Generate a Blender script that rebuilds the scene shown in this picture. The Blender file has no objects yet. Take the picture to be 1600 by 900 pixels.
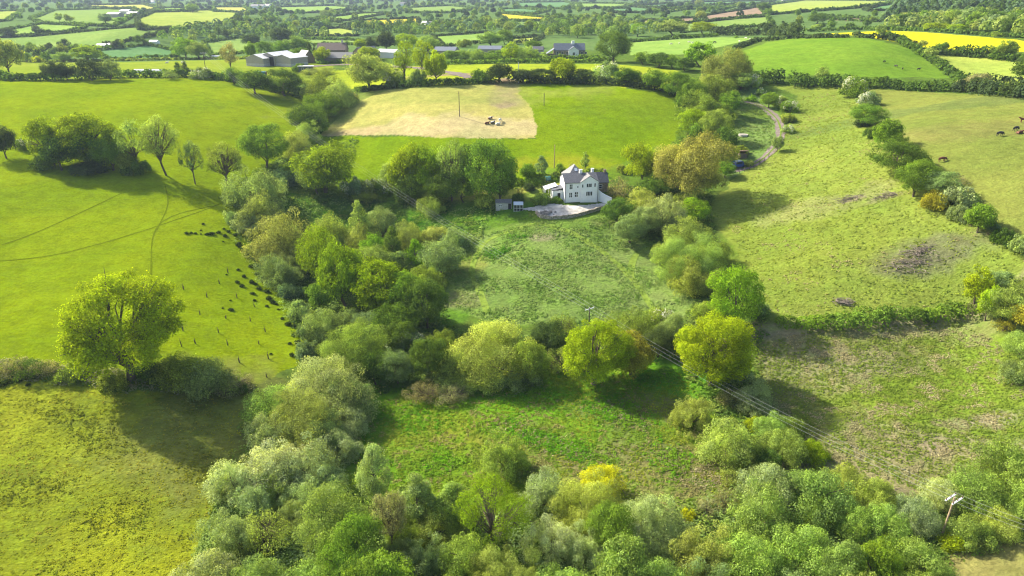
import bpy, math, random
import numpy as np
from mathutils import Vector, Matrix
R = math.radians
scene = bpy.context.scene
COL = scene.collection
# ------------------------------------------------------------------ camera, sky, sun, exposure
HC = 65.0; PITCH = 23.3; FPX = 1067.0
cd = bpy.data.cameras.new('camera'); cam = bpy.data.objects.new('camera', cd); COL.objects.link(cam)
cam.location = (0, 0, HC); cam.rotation_euler = (R(90 - PITCH), 0, 0)
cd.sensor_width = 36; cd.lens = 36 * FPX / 1600; cd.clip_start = 0.5; cd.clip_end = 30000
scene.camera = cam
SUN_EL = 37.0; SUN_V = Vector((-0.86, 0.51, 0)).normalized()          # horizontal direction towards the sun
w = bpy.data.worlds.new('World'); scene.world = w; w.use_nodes = True
nt = w.node_tree; bg = nt.nodes['Background']
sky = nt.nodes.new('ShaderNodeTexSky'); sky.sky_type = 'NISHITA'; sky.sun_disc = False
sky.sun_elevation = R(SUN_EL); sky.sun_rotation = math.atan2(SUN_V.x, SUN_V.y); sky.air_density = 1.0; sky.dust_density = 3.0
nt.links.new(sky.outputs[0], bg.inputs[0]); bg.inputs[1].default_value = 0.12
sl = bpy.data.lights.new('sun', 'SUN'); sl.energy = 5.0; sl.angle = R(0.9); sl.color = (1.0, 0.925, 0.78)
so = bpy.data.objects.new('sun', sl); COL.objects.link(so)
sv = Vector((SUN_V.x * math.cos(R(SUN_EL)), SUN_V.y * math.cos(R(SUN_EL)), math.sin(R(SUN_EL))))
so.rotation_euler = sv.to_track_quat('Z', 'Y').to_euler(); so.location = (-60, 40, 160)
scene.view_settings.view_transform = 'Standard'; scene.view_settings.look = 'None'
scene.view_settings.exposure = 1.10; scene.view_settings.gamma = 1.0
scene.render.engine = 'CYCLES'
cy = scene.cycles
cy.max_bounces = 5; cy.diffuse_bounces = 3; cy.glossy_bounces = 2; cy.transmission_bounces = 3; cy.transparent_max_bounces = 4
cy.volume_bounces = 0; cy.caustics_reflective = False; cy.caustics_refractive = False
cy.use_denoising = True; cy.use_adaptive_sampling = True; cy.adaptive_threshold = 0.01; cy.filter_width = 1.15
scene.render.film_transparent = False

# ------------------------------------------------------------------ terrain
sP, cP = math.sin(R(PITCH)), math.cos(R(PITCH))
def rays(px, py):
    u = (np.asarray(px, float) - 800) / FPX; v = -(np.asarray(py, float) - 450) / FPX
    d = np.stack([u, cP + v * sP, -sP + v * cP], -1)
    return d / np.linalg.norm(d, axis=-1, keepdims=True)
def project(p):
    x, y, z = p[0], p[1], p[2] - HC
    d = y * cP - z * sP; up = y * sP + z * cP
    return 800 + FPX * x / d, 450 - FPX * up / d, d
CP = [  # survey points: bearing/depression (from the viewpoint's map) and height of the ground there
(0,900,1.5),(200,760,1.5),(0,700,3),(0,600,6),(300,640,2.5),(400,600,2),(180,590,5.5),(0,430,11),(200,450,9),(300,430,8.5),(440,500,3),(350,350,11),(400,420,5.5),
(0,270,20),(250,275,18),(370,290,14.5),(0,140,32),(200,128,32.3),(400,150,28),(0,200,26),(250,190,26),(470,160,25),(450,250,16),(430,330,10),
(600,850,0),(600,700,0),(900,650,.5),(480,650,0),(1150,700,0),(600,500,1.2),(900,500,2.5),(700,430,4),(900,430,6),(1000,430,6),(850,350,11),(700,330,10),(600,300,11),(900,320,13.2),
(520,290,12),(650,270,15),(800,260,17),(500,215,19.5),(700,215,22),(850,215,22),(1000,230,20),(700,170,28),(850,130,33),(600,150,29.5),(1000,145,31.5),(1060,160,29),(1070,190,25),
(1130,300,15),(1150,400,9),(1200,480,7),(1250,350,15),(1350,300,21),(1500,400,16),(1600,430,16),(1600,300,26),(1450,200,31),(1600,180,34),(1250,150,30),(1300,230,24.5),(1350,140,33),
(1190,200,24),(1150,250,19),(1180,170,27),(1500,490,8.5),(1300,510,6.5),(1600,520,9.5),(1600,600,6),(1400,650,2.5),(1250,600,2),(1500,750,.5),(1600,900,0),
(100,105,33),(300,100,33),(500,100,32.5),(700,110,33.5),(900,100,34.5),(1000,92,34.5),(1300,62,45),(1300,118,36),(1200,90,39),(1480,80,41.5),(1500,122,35.5),(1590,135,36.5),(1100,82,36.5),(1150,66,39.5),(1400,70,44.2),(1500,52,46),
(1590,72,44),(1550,110,37.5),(60,84,28),(250,82,28),(100,60,33),(200,47,39),(300,60,31),(200,28,42),(60,25,41),(300,20,42),(200,15,43),(200,4,46),(450,68,29),(600,58,30.5),(700,64,32),(820,62,33.5),
(450,45,32),(600,38,35),(750,45,34),(900,50,34),(1000,40,37),(950,25,40),(650,20,39),(800,20,40),(450,20,38),(450,6,43),(700,8,43.5),(1000,10,44),(1100,25,42),(1150,45,39.5),(1300,28,45),(1400,38,43.5),
(1550,35,48),(1300,8,50),(1500,8,55),(1200,4,47.5),(0,10,46),(900,2,47),(200,-4,51),(600,-2,49),(1000,-3,51),(1400,-4,57)]
def _ctrl():
    T, L, Z = [], [], []
    for px, py, z in CP:
        d = rays(px, py); t = (z - HC) / d[2]; x, y = d[0] * t, d[1] * t
        T.append(math.atan2(x, y)); L.append(math.log(math.hypot(x, y))); Z.append(z)
    for th in (-65, -35, 0, 35, 65):
        for r_, z_ in ((8, 1.5), (30, .5), (55, .2)): T.append(R(th)); L.append(math.log(r_)); Z.append(z_)
        for r_, z_ in ((5200, 58.5), (9500, 62)): T.append(R(th)); L.append(math.log(r_)); Z.append(z_)
    for r_, zl, zr in ((100, 4, 3), (140, 14, 9), (200, 26, 26), (300, 34, 38), (480, 33, 44), (800, 42, 48), (1500, 47, 53)):
        T += [R(-60), R(60)]; L += [math.log(r_)] * 2; Z += [zl, zr]
    return np.array(T), np.array(L), np.array(Z)
TT, LL, ZZ = _ctrl()
KT = 1.6
def _phi(r2): return 0.5 * r2 * np.log(r2 + 1e-12)
n_ = len(TT); dx = (TT[:, None] - TT[None]) * KT; dy = LL[:, None] - LL[None]
A_ = np.zeros((n_ + 3, n_ + 3)); A_[:n_, :n_] = _phi(dx * dx + dy * dy) + np.eye(n_) * 4e-4
A_[:n_, n_] = 1; A_[:n_, n_ + 1] = TT; A_[:n_, n_ + 2] = LL; A_[n_:, :n_] = A_[:n_, n_:].T
W_ = np.linalg.solve(A_, np.concatenate([ZZ, [0, 0, 0]]))
def tps(th, lr):
    sh = th.shape; th = th.ravel(); lr = lr.ravel(); out = np.empty(th.size)
    for i in range(0, th.size, 20000):
        a = th[i:i+20000, None] - TT[None]; b = lr[i:i+20000, None] - LL[None]
        out[i:i+20000] = _phi((a * KT) ** 2 + b * b) @ W_[:n_] + W_[n_] + W_[n_+1] * th[i:i+20000] + W_[n_+2] * lr[i:i+20000]
    return out.reshape(sh)
GT = np.concatenate([np.linspace(-180, -60, 40, endpoint=False), np.linspace(-60, -46, 40, endpoint=False), np.linspace(-46, 46, 900), np.linspace(46, 60, 41)[1:], np.linspace(60, 180, 41)[1:]]) * math.pi / 180
GR = np.concatenate([np.geomspace(3, 55, 30, endpoint=False), np.geomspace(55, 600, 720, endpoint=False), np.geomspace(600, 9500, 220)])
GL = np.log(GR)
# coarse evaluation of the spline, then bilinear to the dense grid
ct = np.linspace(-R(65), R(65), 240); cl = np.linspace(GL[0], GL[-1], 320)
cz = tps(*np.meshgrid(ct, cl, indexing='ij'))
def bil(xs, ys, Z, x, y):
    i = np.clip(np.searchsorted(xs, x) - 1, 0, len(xs) - 2); j = np.clip(np.searchsorted(ys, y) - 1, 0, len(ys) - 2)
    a = np.clip((x - xs[i]) / (xs[i+1] - xs[i]), 0, 1); b = np.clip((y - ys[j]) / (ys[j+1] - ys[j]), 0, 1)
    return Z[i, j] * (1-a) * (1-b) + Z[i+1, j] * a * (1-b) + Z[i, j+1] * (1-a) * b + Z[i+1, j+1] * a * b
g1, g2 = np.meshgrid(GT, GL, indexing='ij')
GZ = bil(ct, cl, cz, np.clip(g1, -R(64), R(64)), g2)
fade = np.clip((np.abs(g1) - R(62)) / R(60), 0, 1); GZ = GZ * (1 - fade) + (6 + 30 * np.clip((g2 - 4.5) / 3, 0, 1)) * fade
GX, GY = np.exp(g2) * np.sin(g1), np.exp(g2) * np.cos(g1)
rr_ = np.exp(g2); am = np.clip((rr_ - 60) / 60, 0, 1)
def vnoise(x, y, seed):
    tb = np.random.default_rng(seed).random((256, 256)); xi = np.floor(x).astype(int); yi = np.floor(y).astype(int)
    fx = x - xi; fy = y - yi; fx = fx * fx * (3 - 2 * fx); fy = fy * fy * (3 - 2 * fy)
    g = lambda i, k: tb[(xi + i) % 256, (yi + k) % 256]
    return (g(0, 0) * (1 - fx) + g(1, 0) * fx) * (1 - fy) + (g(0, 1) * (1 - fx) + g(1, 1) * fx) * fy
GZ += am * (.5 * (vnoise(GX / 22, GY / 22, 1) - .5) + .22 * (vnoise(GX / 7, GY / 7, 2) - .5))
# the yard by the house is levelled
def H(x, y):
    x = np.asarray(x, float); y = np.asarray(y, float)
    return bil(GT, GL, GZ, np.arctan2(x, y), np.log(np.maximum(np.hypot(x, y), 3.01)))
TS = np.geomspace(45, 9000, 900)
def Gs(px, py):
    d = np.atleast_2d(rays(px, py)); out = np.zeros((len(d), 3))
    for k in range(len(d)):
        x = d[k, 0] * TS; y = d[k, 1] * TS; z = HC + d[k, 2] * TS; hh = z - H(x, y)
        ix = np.where(hh < 0)[0]; i = ix[0] if len(ix) else len(TS) - 1
        if i == 0: t = TS[0]
        else:
            f = hh[i-1] / max(hh[i-1] - hh[i], 1e-9); t = TS[i-1] + (TS[i] - TS[i-1]) * min(max(f, 0), 1)
        out[k] = (d[k, 0] * t, d[k, 1] * t, H(d[k, 0] * t, d[k, 1] * t))
    return out
def G(px, py): return Gs([px], [py])[0]
def Gp(pts):
    a = np.array(pts, float); return Gs(a[:, 0], a[:, 1])
def ground(x, y, dz=0): return (float(x), float(y), float(H(x, y)) + dz)

# ------------------------------------------------------------------ object helpers
def tag(o, label=None, cat=None, group=None, kind=None):
    if label: o['label'] = label
    if cat: o['category'] = cat
    if group: o['group'] = group
    if kind: o['kind'] = kind
    return o
def np_mesh(name, V, F, mats, tone=None, mi=None, smooth=False):
    V = np.asarray(V, np.float32); F = np.asarray(F, np.int32); k = F.shape[1]
    me = bpy.data.meshes.new(name)
    me.vertices.add(len(V)); me.vertices.foreach_set('co', V.ravel())
    me.loops.add(F.size); me.loops.foreach_set('vertex_index', F.ravel())
    me.polygons.add(len(F)); me.polygons.foreach_set('loop_start', np.arange(0, F.size, k, dtype=np.int32))
    try: me.polygons.foreach_set('loop_total', np.full(len(F), k, np.int32))
    except Exception: pass
    for m in mats: me.materials.append(m)
    if mi is not None: me.polygons.foreach_set('material_index', np.asarray(mi, np.int32))
    if smooth: me.polygons.foreach_set('use_smooth', np.ones(len(F), bool))
    if tone is not None:
        a = me.color_attributes.new('tone', 'FLOAT_COLOR', 'POINT')
        t = np.ones((len(V), 4), np.float32); t[:, :tone.shape[1]] = tone; a.data.foreach_set('color', t.ravel())
    me.update(calc_edges=True)
    return me
def link(name, data, parent=None, color=None):
    o = bpy.data.objects.new(name, data); COL.objects.link(o)
    if parent is not None: o.parent = parent
    if color is not None: o.color = (*color[:3], 1)
    return o
class MB:
    def __init__(s): s.v = []; s.f = []; s.m = []
    def add(s, vs, fs, mat=0, M=None):
        n = len(s.v); s.v += [tuple(M @ Vector(v)) if M is not None else tuple(v) for v in vs]
        s.f += [tuple(i + n for i in f) for f in fs]; s.m += [mat] * len(fs)
    def box(s, x0, x1, y0, y1, z0, z1, mat=0, M=None):
        v = [(x0,y0,z0),(x1,y0,z0),(x1,y1,z0),(x0,y1,z0),(x0,y0,z1),(x1,y0,z1),(x1,y1,z1),(x0,y1,z1)]
        s.add(v, [(0,3,2,1),(4,5,6,7),(0,1,5,4),(1,2,6,5),(2,3,7,6),(3,0,4,7)], mat, M)
    def tube(s, pts, rads, n=8, mat=0, cap=True):
        pts = [Vector(p) for p in pts]; rings = []
        for i, p in enumerate(pts):
            d = (pts[min(i+1, len(pts)-1)] - pts[max(i-1, 0)]).normalized()
            a = d.orthogonal().normalized(); b = d.cross(a)
            rings.append([p + (a * math.cos(2*math.pi*k/n) + b * math.sin(2*math.pi*k/n)) * rads[i] for k in range(n)])
        vs = [v for r_ in rings for v in r_]; fs = []
        for i in range(len(pts) - 1):
            for k in range(n): fs.append((i*n+k, i*n+(k+1) % n, (i+1)*n+(k+1) % n, (i+1)*n+k))
        if cap: fs.append(tuple(range(n))[::-1]); fs.append(tuple((len(pts)-1)*n+k for k in range(n)))
        s.add(vs, fs, mat)
    def prism(s, poly, y0, y1, mat=0, M=None):      # poly in xz
        n = len(poly); vs = [(x, y0, z) for x, z in poly] + [(x, y1, z) for x, z in poly]
        s.add(vs, [tuple(range(n)), tuple(range(2*n-1, n-1, -1))] + [(i, i+n, (i+1) % n + n, (i+1) % n) for i in range(n)], mat, M)
    def build(s, name, mats, parent=None, loc=None, rz=0, smooth=False):
        me = bpy.data.meshes.new(name); me.from_pydata(s.v, [], s.f)
        for m in (mats if isinstance(mats, (list, tuple)) else [mats]): me.materials.append(m)
        for p, k in zip(me.polygons, s.m): p.material_index = k; p.use_smooth = smooth
        me.update(); o = link(name, me, parent)
        if loc is not None: o.location = loc; o.rotation_euler = (0, 0, rz)
        return o
def empty(name, loc, rz=0):
    o = bpy.data.objects.new(name, None); COL.objects.link(o); o.location = loc; o.rotation_euler = (0, 0, rz); o.empty_display_size = .3
    return o

# ------------------------------------------------------------------ materials
def mat(name):
    m = bpy.data.materials.new(name); m.use_nodes = True; t = m.node_tree; t.nodes.clear()
    return m, t.nodes, t.links, t.nodes.new('ShaderNodeOutputMaterial')
def N(nodes, typ, **k):
    n = nodes.new(typ)
    for a, b in k.items(): setattr(n, a, b)
    return n
def mixc(nodes, links, fac, a, b, blend='MIX'):
    n = nodes.new('ShaderNodeMix'); n.data_type = 'RGBA'; n.blend_type = blend
    for s, v in ((n.inputs[0], fac), (n.inputs[6], a), (n.inputs[7], b)):
        if hasattr(v, 'is_linked'): links.new(v, s)
        elif isinstance(v, (int, float)): s.default_value = v
        else: s.default_value = (*v[:3], 1)
    return n.outputs[2]
def mth(nodes, links, op, a, b=0.0, c=None, clamp=False):
    n = nodes.new('ShaderNodeMath'); n.operation = op; n.use_clamp = clamp
    for s, v in zip(n.inputs, (a, b, c)):
        if v is None: continue
        if hasattr(v, 'is_linked'): links.new(v, s)
        else: s.default_value = v
    return n.outputs[0]
def noise(nodes, links, co, scale, detail=4, rough=.6, dist=0):
    n = nodes.new('ShaderNodeTexNoise'); n.inputs['Scale'].default_value = scale; n.inputs['Detail'].default_value = detail
    n.inputs['Roughness'].default_value = rough; n.inputs['Distortion'].default_value = dist; links.new(co, n.inputs['Vector'])
    return n.outputs[0]
def ramp(nodes, links, v, a, b):
    n = nodes.new('ShaderNodeMapRange'); n.interpolation_type = 'SMOOTHSTEP'; links.new(v, n.inputs[0]); n.inputs[1].default_value = a; n.inputs[2].default_value = b
    return n.outputs[0]
def simple(name, col, rough=.8, var=.25, scale=2.0, bump=.0, metal=0, col2=None):
    m, nd, ln, out = mat(name)
    b = nd.new('ShaderNodeBsdfPrincipled'); b.inputs['Roughness'].default_value = rough; b.inputs['Metallic'].default_value = metal
    if rough >= .9: b.inputs['Specular IOR Level'].default_value = 0
    tc = nd.new('ShaderNodeTexCoord'); n = noise(nd, ln, tc.outputs['Object'], scale, 6, .65)
    f = ramp(nd, ln, n, .3, .7)
    c = mixc(nd, ln, f, tuple(x * (1 - var) for x in col), col2 if col2 else tuple(min(1, x * (1 + var)) for x in col))
    ln.new(c, b.inputs['Base Color'])
    if bump:
        bp = nd.new('ShaderNodeBump'); bp.inputs['Strength'].default_value = bump; bp.inputs['Distance'].default_value = .05
        ln.new(n, bp.inputs['Height']); ln.new(bp.outputs[0], b.inputs['Normal'])
    ln.new(b.outputs[0], out.inputs[0]); return m
def leafmat(name, per_object=True, trans=.42):
    m, nd, ln, out = mat(name)
    at = N(nd, 'ShaderNodeAttribute', attribute_name='tone'); sep = nd.new('ShaderNodeSeparateColor'); ln.new(at.outputs['Color'], sep.inputs[0])
    if per_object:
        oi = nd.new('ShaderNodeObjectInfo'); base = oi.outputs['Color']
    else: base = at.outputs['Color']
    if per_object:
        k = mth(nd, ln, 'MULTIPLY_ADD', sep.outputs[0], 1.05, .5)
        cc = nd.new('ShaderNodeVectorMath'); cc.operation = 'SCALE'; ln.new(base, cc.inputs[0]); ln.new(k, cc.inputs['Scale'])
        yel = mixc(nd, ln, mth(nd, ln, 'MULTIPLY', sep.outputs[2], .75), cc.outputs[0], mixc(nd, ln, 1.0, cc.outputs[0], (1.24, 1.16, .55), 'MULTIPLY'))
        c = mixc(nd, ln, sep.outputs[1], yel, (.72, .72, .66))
    else: c = base
    d = nd.new('ShaderNodeBsdfDiffuse'); ln.new(c, d.inputs[0])
    t = nd.new('ShaderNodeBsdfTranslucent'); ln.new(mixc(nd, ln, 1.0, c, (1.25, 1.25, .6), 'MULTIPLY'), t.inputs[0])
    mx = nd.new('ShaderNodeMixShader'); mx.inputs[0].default_value = trans; ln.new(d.outputs[0], mx.inputs[1]); ln.new(t.outputs[0], mx.inputs[2])
    ln.new(mx.outputs[0], out.inputs[0]); return m
    g = nd.new('ShaderNodeBsdfGlossy'); g.inputs['Roughness'].default_value = .45; g.inputs[0].default_value = (1, 1, 1, 1)
    m2 = nd.new('ShaderNodeMixShader'); m2.inputs[0].default_value = .035; ln.new(mx.outputs[0], m2.inputs[1]); ln.new(g.outputs[0], m2.inputs[2])
    ln.new(m2.outputs[0], out.inputs[0]); return m
LEAF = leafmat('leaf'); LEAFV = leafmat('leaf_by_plant', False)
BARK = simple('bark', (.13, .105, .075), .9, .4, 6, .4)
# ------------------------------------------------------------------ the ground sheet
def pip(x, y, poly):
    inside = np.zeros(x.shape, bool); n = len(poly); j = n - 1
    for i in range(n):
        xi, yi = poly[i][0], poly[i][1]; xj, yj = poly[j][0], poly[j][1]
        if yi != yj:
            inside ^= ((yi > y) != (yj > y)) & (x < (xj - xi) * (y - yi) / (yj - yi) + xi)
        j = i
    return inside
def dens(pts, step=25):
    out = []
    for i in range(len(pts)):
        a, b = pts[i], pts[(i+1) % len(pts)]; k = max(1, int(math.hypot(a[0]-b[0], a[1]-b[1]) / step))
        out += [(a[0] + (b[0]-a[0]) * t / k, a[1] + (b[1]-a[1]) * t / k) for t in range(k)]
    return out
def wpoly(pts, step=25): return Gp(dens(pts, step))[:, :2]
# colour, (rough, dry, dark tussocks, lush)
FIELDS = [
 ('far', (.065,.105,.03), (.4,0,0,0), [(-300,60),(-300,-8),(1900,-8),(1900,60)]),
]
FP = [  # far patchwork: outline on the photograph's map, colour
 ([(-40,62),(60,58),(200,45),(240,52),(205,60),(130,76),(20,78),(-40,80)], 'g'), ([(20,47),(70,38),(125,42),(120,47),(60,53),(25,56)], 'g2'),
 ([(60,30),(90,18),(200,15),(200,25),(170,40),(75,36)], 'g'), ([(140,9),(220,8),(245,14),(225,20),(195,15),(145,13)], 'y'),
 ([(225,30),(250,20),(320,18),(368,22),(350,35),(310,42),(230,45)], 'yg'), ([(160,80),(230,72),(265,80),(268,90),(175,92)], 'b'),
 ([(248,13),(300,13),(300,18),(250,19)], 'g2'), ([(-30,20),(30,18),(10,32),(-30,36)], 'yg'), ([(325,68),(380,60),(400,72),(390,82),(335,85)], 'g'),
 ([(455,35),(560,22),(600,22),(540,32),(475,38)], 'g2'), ([(540,41),(570,33),(645,30),(645,38),(600,42),(545,43)], 'rape'),
 ([(475,48),(530,45),(560,50),(550,56),(480,56)], 'yg'), ([(475,62),(555,64),(550,70),(480,70)], 'g'), ([(335,12),(380,12),(395,20),(340,18)], 'y'),
 ([(685,58),(755,53),(790,60),(760,66),(700,72)], 'g2'), ([(800,62),(845,58),(830,67),(800,67)], 'yg'), ([(785,22),(850,28),(855,31),(790,32)], 'rape'),
 ([(800,35),(850,34),(845,42),(810,45)], 'g'), ([(815,5),(880,4),(900,8),(900,14),(815,12)], 'b'), ([(785,15),(815,14),(850,18),(830,22),(790,20)], 'b'),
 ([(900,6),(950,6),(985,8),(970,13),(900,13)], 'g2'), ([(950,14),(990,12),(1025,15),(1015,20),(960,20)], 'b'), ([(985,10),(1070,5),(1075,8),(1020,13)], 'b'), ([(1090,4),(1200,2),(1180,8),(1100,8)], 'b'),
 ([(1025,17),(1095,10),(1105,12),(1060,17),(1040,19)], 'y'), ([(1100,15),(1150,10),(1130,15),(1110,18)], 'yg'), ([(1105,25),(1185,12),(1190,24),(1110,33)], 'soil'),
 ([(1000,33),(1080,29),(1080,36),(1010,40)], 'soil'), ([(1070,38),(1190,28),(1195,40),(1130,45),(1075,50)], 'g'), ([(1200,10),(1260,2),(1420,3),(1340,12),(1210,22)], 'yg'),
 ([(1360,15),(1400,5),(1520,2),(1480,10),(1370,17)], 'b'), ([(1290,26),(1370,31),(1365,34),(1290,30)], 'soil'), ([(640,13),(700,10),(740,14),(700,20),(650,20)], 'g'), ([(440,12),(520,10),(560,14),(500,20),(450,20)], 'g2'),
 ([(980,66),(1130,58),(1180,60),(1130,72),(1075,85),(985,86)], 'g2'), ([(1170,112),(1160,80),(1200,66),(1250,58),(1350,59),(1430,76),(1490,122),(1190,118)], 'hill'),
 ([(1275,53),(1385,48),(1440,50),(1590,62),(1660,78),(1560,82),(1440,74),(1350,56)], 'rape2'), ([(1440,84),(1590,94),(1660,135),(1500,124)], 'yg'),
]
FC = {'g': (.19,.27,.06), 'g2': (.21,.31,.06), 'yg': (.29,.34,.06), 'y': (.40,.38,.08), 'b': (.11,.21,.075), 'rape': (.50,.40,.03), 'rape2': (.56,.50,.012), 'soil': (.27,.19,.13), 'hill': (.135,.225,.02)}
NEAR = [
 ((.21,.26,.022), (.5,.1,0,0), [(-300,95),(180,97),(420,92),(520,100),(520,130),(-300,126)]),
 ((.27,.32,.02), (.5,.15,0,0), [(500,112),(700,100),(960,100),(1060,110),(1060,140),(800,131),(500,140)]),
 ((.19,.252,.003), (.75,.06,.15,.15), [(-300,127),(100,124),(330,122),(490,150),(460,230),(390,290),(370,350),(410,420),(480,500),(490,560),(400,600),(200,600),(80,582),(-300,560)]),
 ((.245,.268,.014), (.9,.12,.45,.12), [(-500,572),(80,588),(180,608),(400,612),(360,720),(280,920),(200,1400),(-700,1400)]),
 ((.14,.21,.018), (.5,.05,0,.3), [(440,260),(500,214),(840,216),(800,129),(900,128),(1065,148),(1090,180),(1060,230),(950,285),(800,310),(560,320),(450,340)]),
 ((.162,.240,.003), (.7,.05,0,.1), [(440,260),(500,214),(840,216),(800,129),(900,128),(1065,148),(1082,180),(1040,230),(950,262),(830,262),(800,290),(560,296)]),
 ((.37,.335,.095), (.45,.35,.05,0), [(498,213),(545,165),(610,140),(798,129),(818,155),(838,197),(838,215),(700,216),(600,211)]),
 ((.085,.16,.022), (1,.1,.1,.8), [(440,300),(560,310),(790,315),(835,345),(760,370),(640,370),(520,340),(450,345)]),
 ((.16,.23,.06), (.8,.15,.1,.4), [(1085,165),(1180,120),(1215,180),(1222,205),(1200,245),(1140,280),(1100,260)]),
 ((.185,.26,.062), (1,.15,.25,.30), [(680,375),(840,345),(950,335),(1000,375),(1090,470),(1060,500),(850,510),(760,500),(670,470)]),
 ((.175,.25,.018), (1,.22,.25,.7), [(540,620),(700,590),(860,580),(1060,560),(1110,640),(1180,720),(1150,800),(700,810),(540,760),(520,660)]),
 ((.212,.258,.042), (.9,.18,.25,.15), [(1105,330),(1150,275),(1200,245),(1225,205),(1250,150),(1200,132),(1330,136),(1380,200),(1500,330),(1620,390),(1700,420),(1560,480),(1500,495),(1200,505),(1170,430)]),
 ((.20,.225,.045), (.9,.3,.2,.1), [(1335,136),(1600,152),(1800,160),(1800,420),(1600,385),(1500,325),(1380,200)]),
 ((.20,.265,.03), (1,.30,.3,.35), [(1160,540),(1250,515),(1500,497),(1620,480),(1800,560),(1800,760),(1450,780),(1300,730),(1190,650)]),
 ((.24,.22,.07), (.8,.4,.2,.1), [(1460,880),(1560,850),(1800,830),(1800,1300),(1350,1300)]),
]
nT, nR = len(GT), len(GR)
colr = np.tile(np.array([.10,.15,.025]), (nT, nR, 1)); par = np.tile(np.array([.9,.2,.15,.4]), (nT, nR, 1))
wx = vnoise(GX / 9, GY / 9, 3) * 2 - 1 + .5 * (vnoise(GX / 2.2, GY / 2.2, 4) * 2 - 1); wy = vnoise(GX / 9, GY / 9, 5) * 2 - 1 + .5 * (vnoise(GX / 2.2, GY / 2.2, 6) * 2 - 1)
wsc = np.clip(1.6 - rr_ / 500, .4, 1)
def paint(poly, c, p):
    m = pip(GX + wx * wsc, GY + wy * wsc, poly); colr[m] = c; par[m] = p
farm = rr_ > 430; colr[farm] = (.10,.16,.045); par[farm] = (.4,.05,.1,.2)
def _grow(pts, k=1.16):
    cx = sum(p[0] for p in pts) / len(pts); cy_ = sum(p[1] for p in pts) / len(pts); return [(cx + (x - cx) * k, max(-6, cy_ + (y - cy_) * k)) for x, y in pts]
FP = [(_grow(p_) if k_ not in ('hill', 'rape2') and p_[0] not in ((980,66), (1440,84)) else p_, k_) for p_, k_ in FP]
FPW = []
for pts, k in FP:
    W = wpoly(pts, 12); FPW.append(W); paint(W, FC[k], (.25, .0 if k != 'soil' else .1, .05, 0))
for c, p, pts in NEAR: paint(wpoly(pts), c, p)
# hand-made ground: trodden gateway, bare scrapes, mown rides
def blot(px, py, rx, ry, c, a=1.0, p=None, only=None):
    g = G(px, py); d = np.sqrt(((GX - g[0]) / rx) ** 2 + ((GY - g[1]) / ry) ** 2) + .45 * wx
    wgt = (np.clip(1.25 - d, 0, .5) * 2 * a * (1 if only is None else only))[..., None]; colr[:] = colr * (1 - wgt) + np.array(c) * wgt
    if p is not None: par[:] = par * (1 - wgt) + np.array(p) * wgt
hay = pip(GX + .5 * wx, GY + .5 * wy, wpoly(NEAR[6][2]))
blot(790,140,5,22,(.30,.22,.14),.9); blot(785,128,4,12,(.27,.19,.12),1); blot(720,116,26,4,(.26,.19,.12),.8)
blot(620,146,40,14,(.24,.27,.06),.5,(.5,.3,.1,0)); blot(740,142,45,12,(.27,.28,.07),.45,(.5,.4,.1,0)); blot(520,180,8,16,(.2,.25,.04),.5)
blot(760,200,26,8,(.45,.37,.18),.8,None,hay); blot(640,198,30,8,(.45,.37,.18),.7,None,hay); blot(560,205,12,5,(.40,.30,.15),.7,None,hay)
blot(1040,165,30,14,(.14,.20,.01),.6); blot(1150,213,3.2,2.5,(.30,.26,.23),.0)
blot(860,255,20,5,(.30,.28,.02),.5); blot(820,300,16,5,(.33,.33,.07),.8); blot(870,300,6,6,(.33,.30,.10),.8)
blot(1290,540,18,8,(.26,.21,.12),.5); blot(1270,580,11,10,(.33,.26,.17),.55); blot(1400,510,40,3,(.34,.27,.17),.7); blot(1550,655,7,2.5,(.40,.31,.22),.8); blot(1330,715,12,7,(.28,.22,.14),.7)
blot(1530,700,7,3,(.34,.27,.18),.6); blot(1250,640,8,8,(.12,.14,.04),.5); blot(1600,480,14,4,(.3,.25,.15),.4)
blot(1430,410,11,5,(.17,.16,.09),.8); blot(1250,380,16,20,(.19,.23,.03),.5); blot(1330,312,3,1.4,(.30,.23,.15),.8); blot(1380,310,5,1.4,(.28,.22,.14),.5); blot(1395,485,3,1,(.5,.42,.2),.6)
blot(1290,320,14,5,(.30,.28,.13),.4);blot(1560,200,30,10,(.22,.2,.06),.6); blot(1480,165,60,6,(.12,.16,.045),.6); blot(150,700,30,18,(.17,.21,.02),.5)
blot(280,700,16,10,(.17,.19,.03),.5); blot(60,655,30,10,(.27,.30,.02),.6); blot(350,660,12,14,(.18,.18,.05),.6)
blot(930,620,18,8,(.12,.26,.012),.7,(1,.05,.1,1)); blot(780,625,14,6,(.11,.27,.01),.8,(1,.05,.1,1)); blot(590,650,9,12,(.09,.24,.01),.8,(1,0,.1,1)); blot(640,720,9,5,(.10,.22,.012),.7,(1,.0,.1,1))
blot(1050,570,7,12,(.08,.24,.015),.8,(1,0,.1,1)); blot(1040,680,8,10,(.16,.17,.03),.6); blot(830,700,10,6,(.20,.15,.08),.5,(1,.6,.3,.3)); blot(940,690,10,5,(.09,.21,.012),.6,(1,0,.1,1)); blot(1000,740,12,8,(.21,.16,.09),.55,(1,.6,.2,.3))
blot(700,680,10,6,(.24,.25,.03),.6); blot(640,640,5,5,(.26,.26,.03),.6); blot(1000,640,10,4,(.21,.17,.09),.5)
blot(800,372,6,4,(.10,.22,.02),.5); blot(850,370,4,2,(.3,.25,.16),.6); blot(735,415,4,6,(.26,.27,.06),.8); blot(715,465,6,5,(.25,.22,.11),.6)
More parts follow.
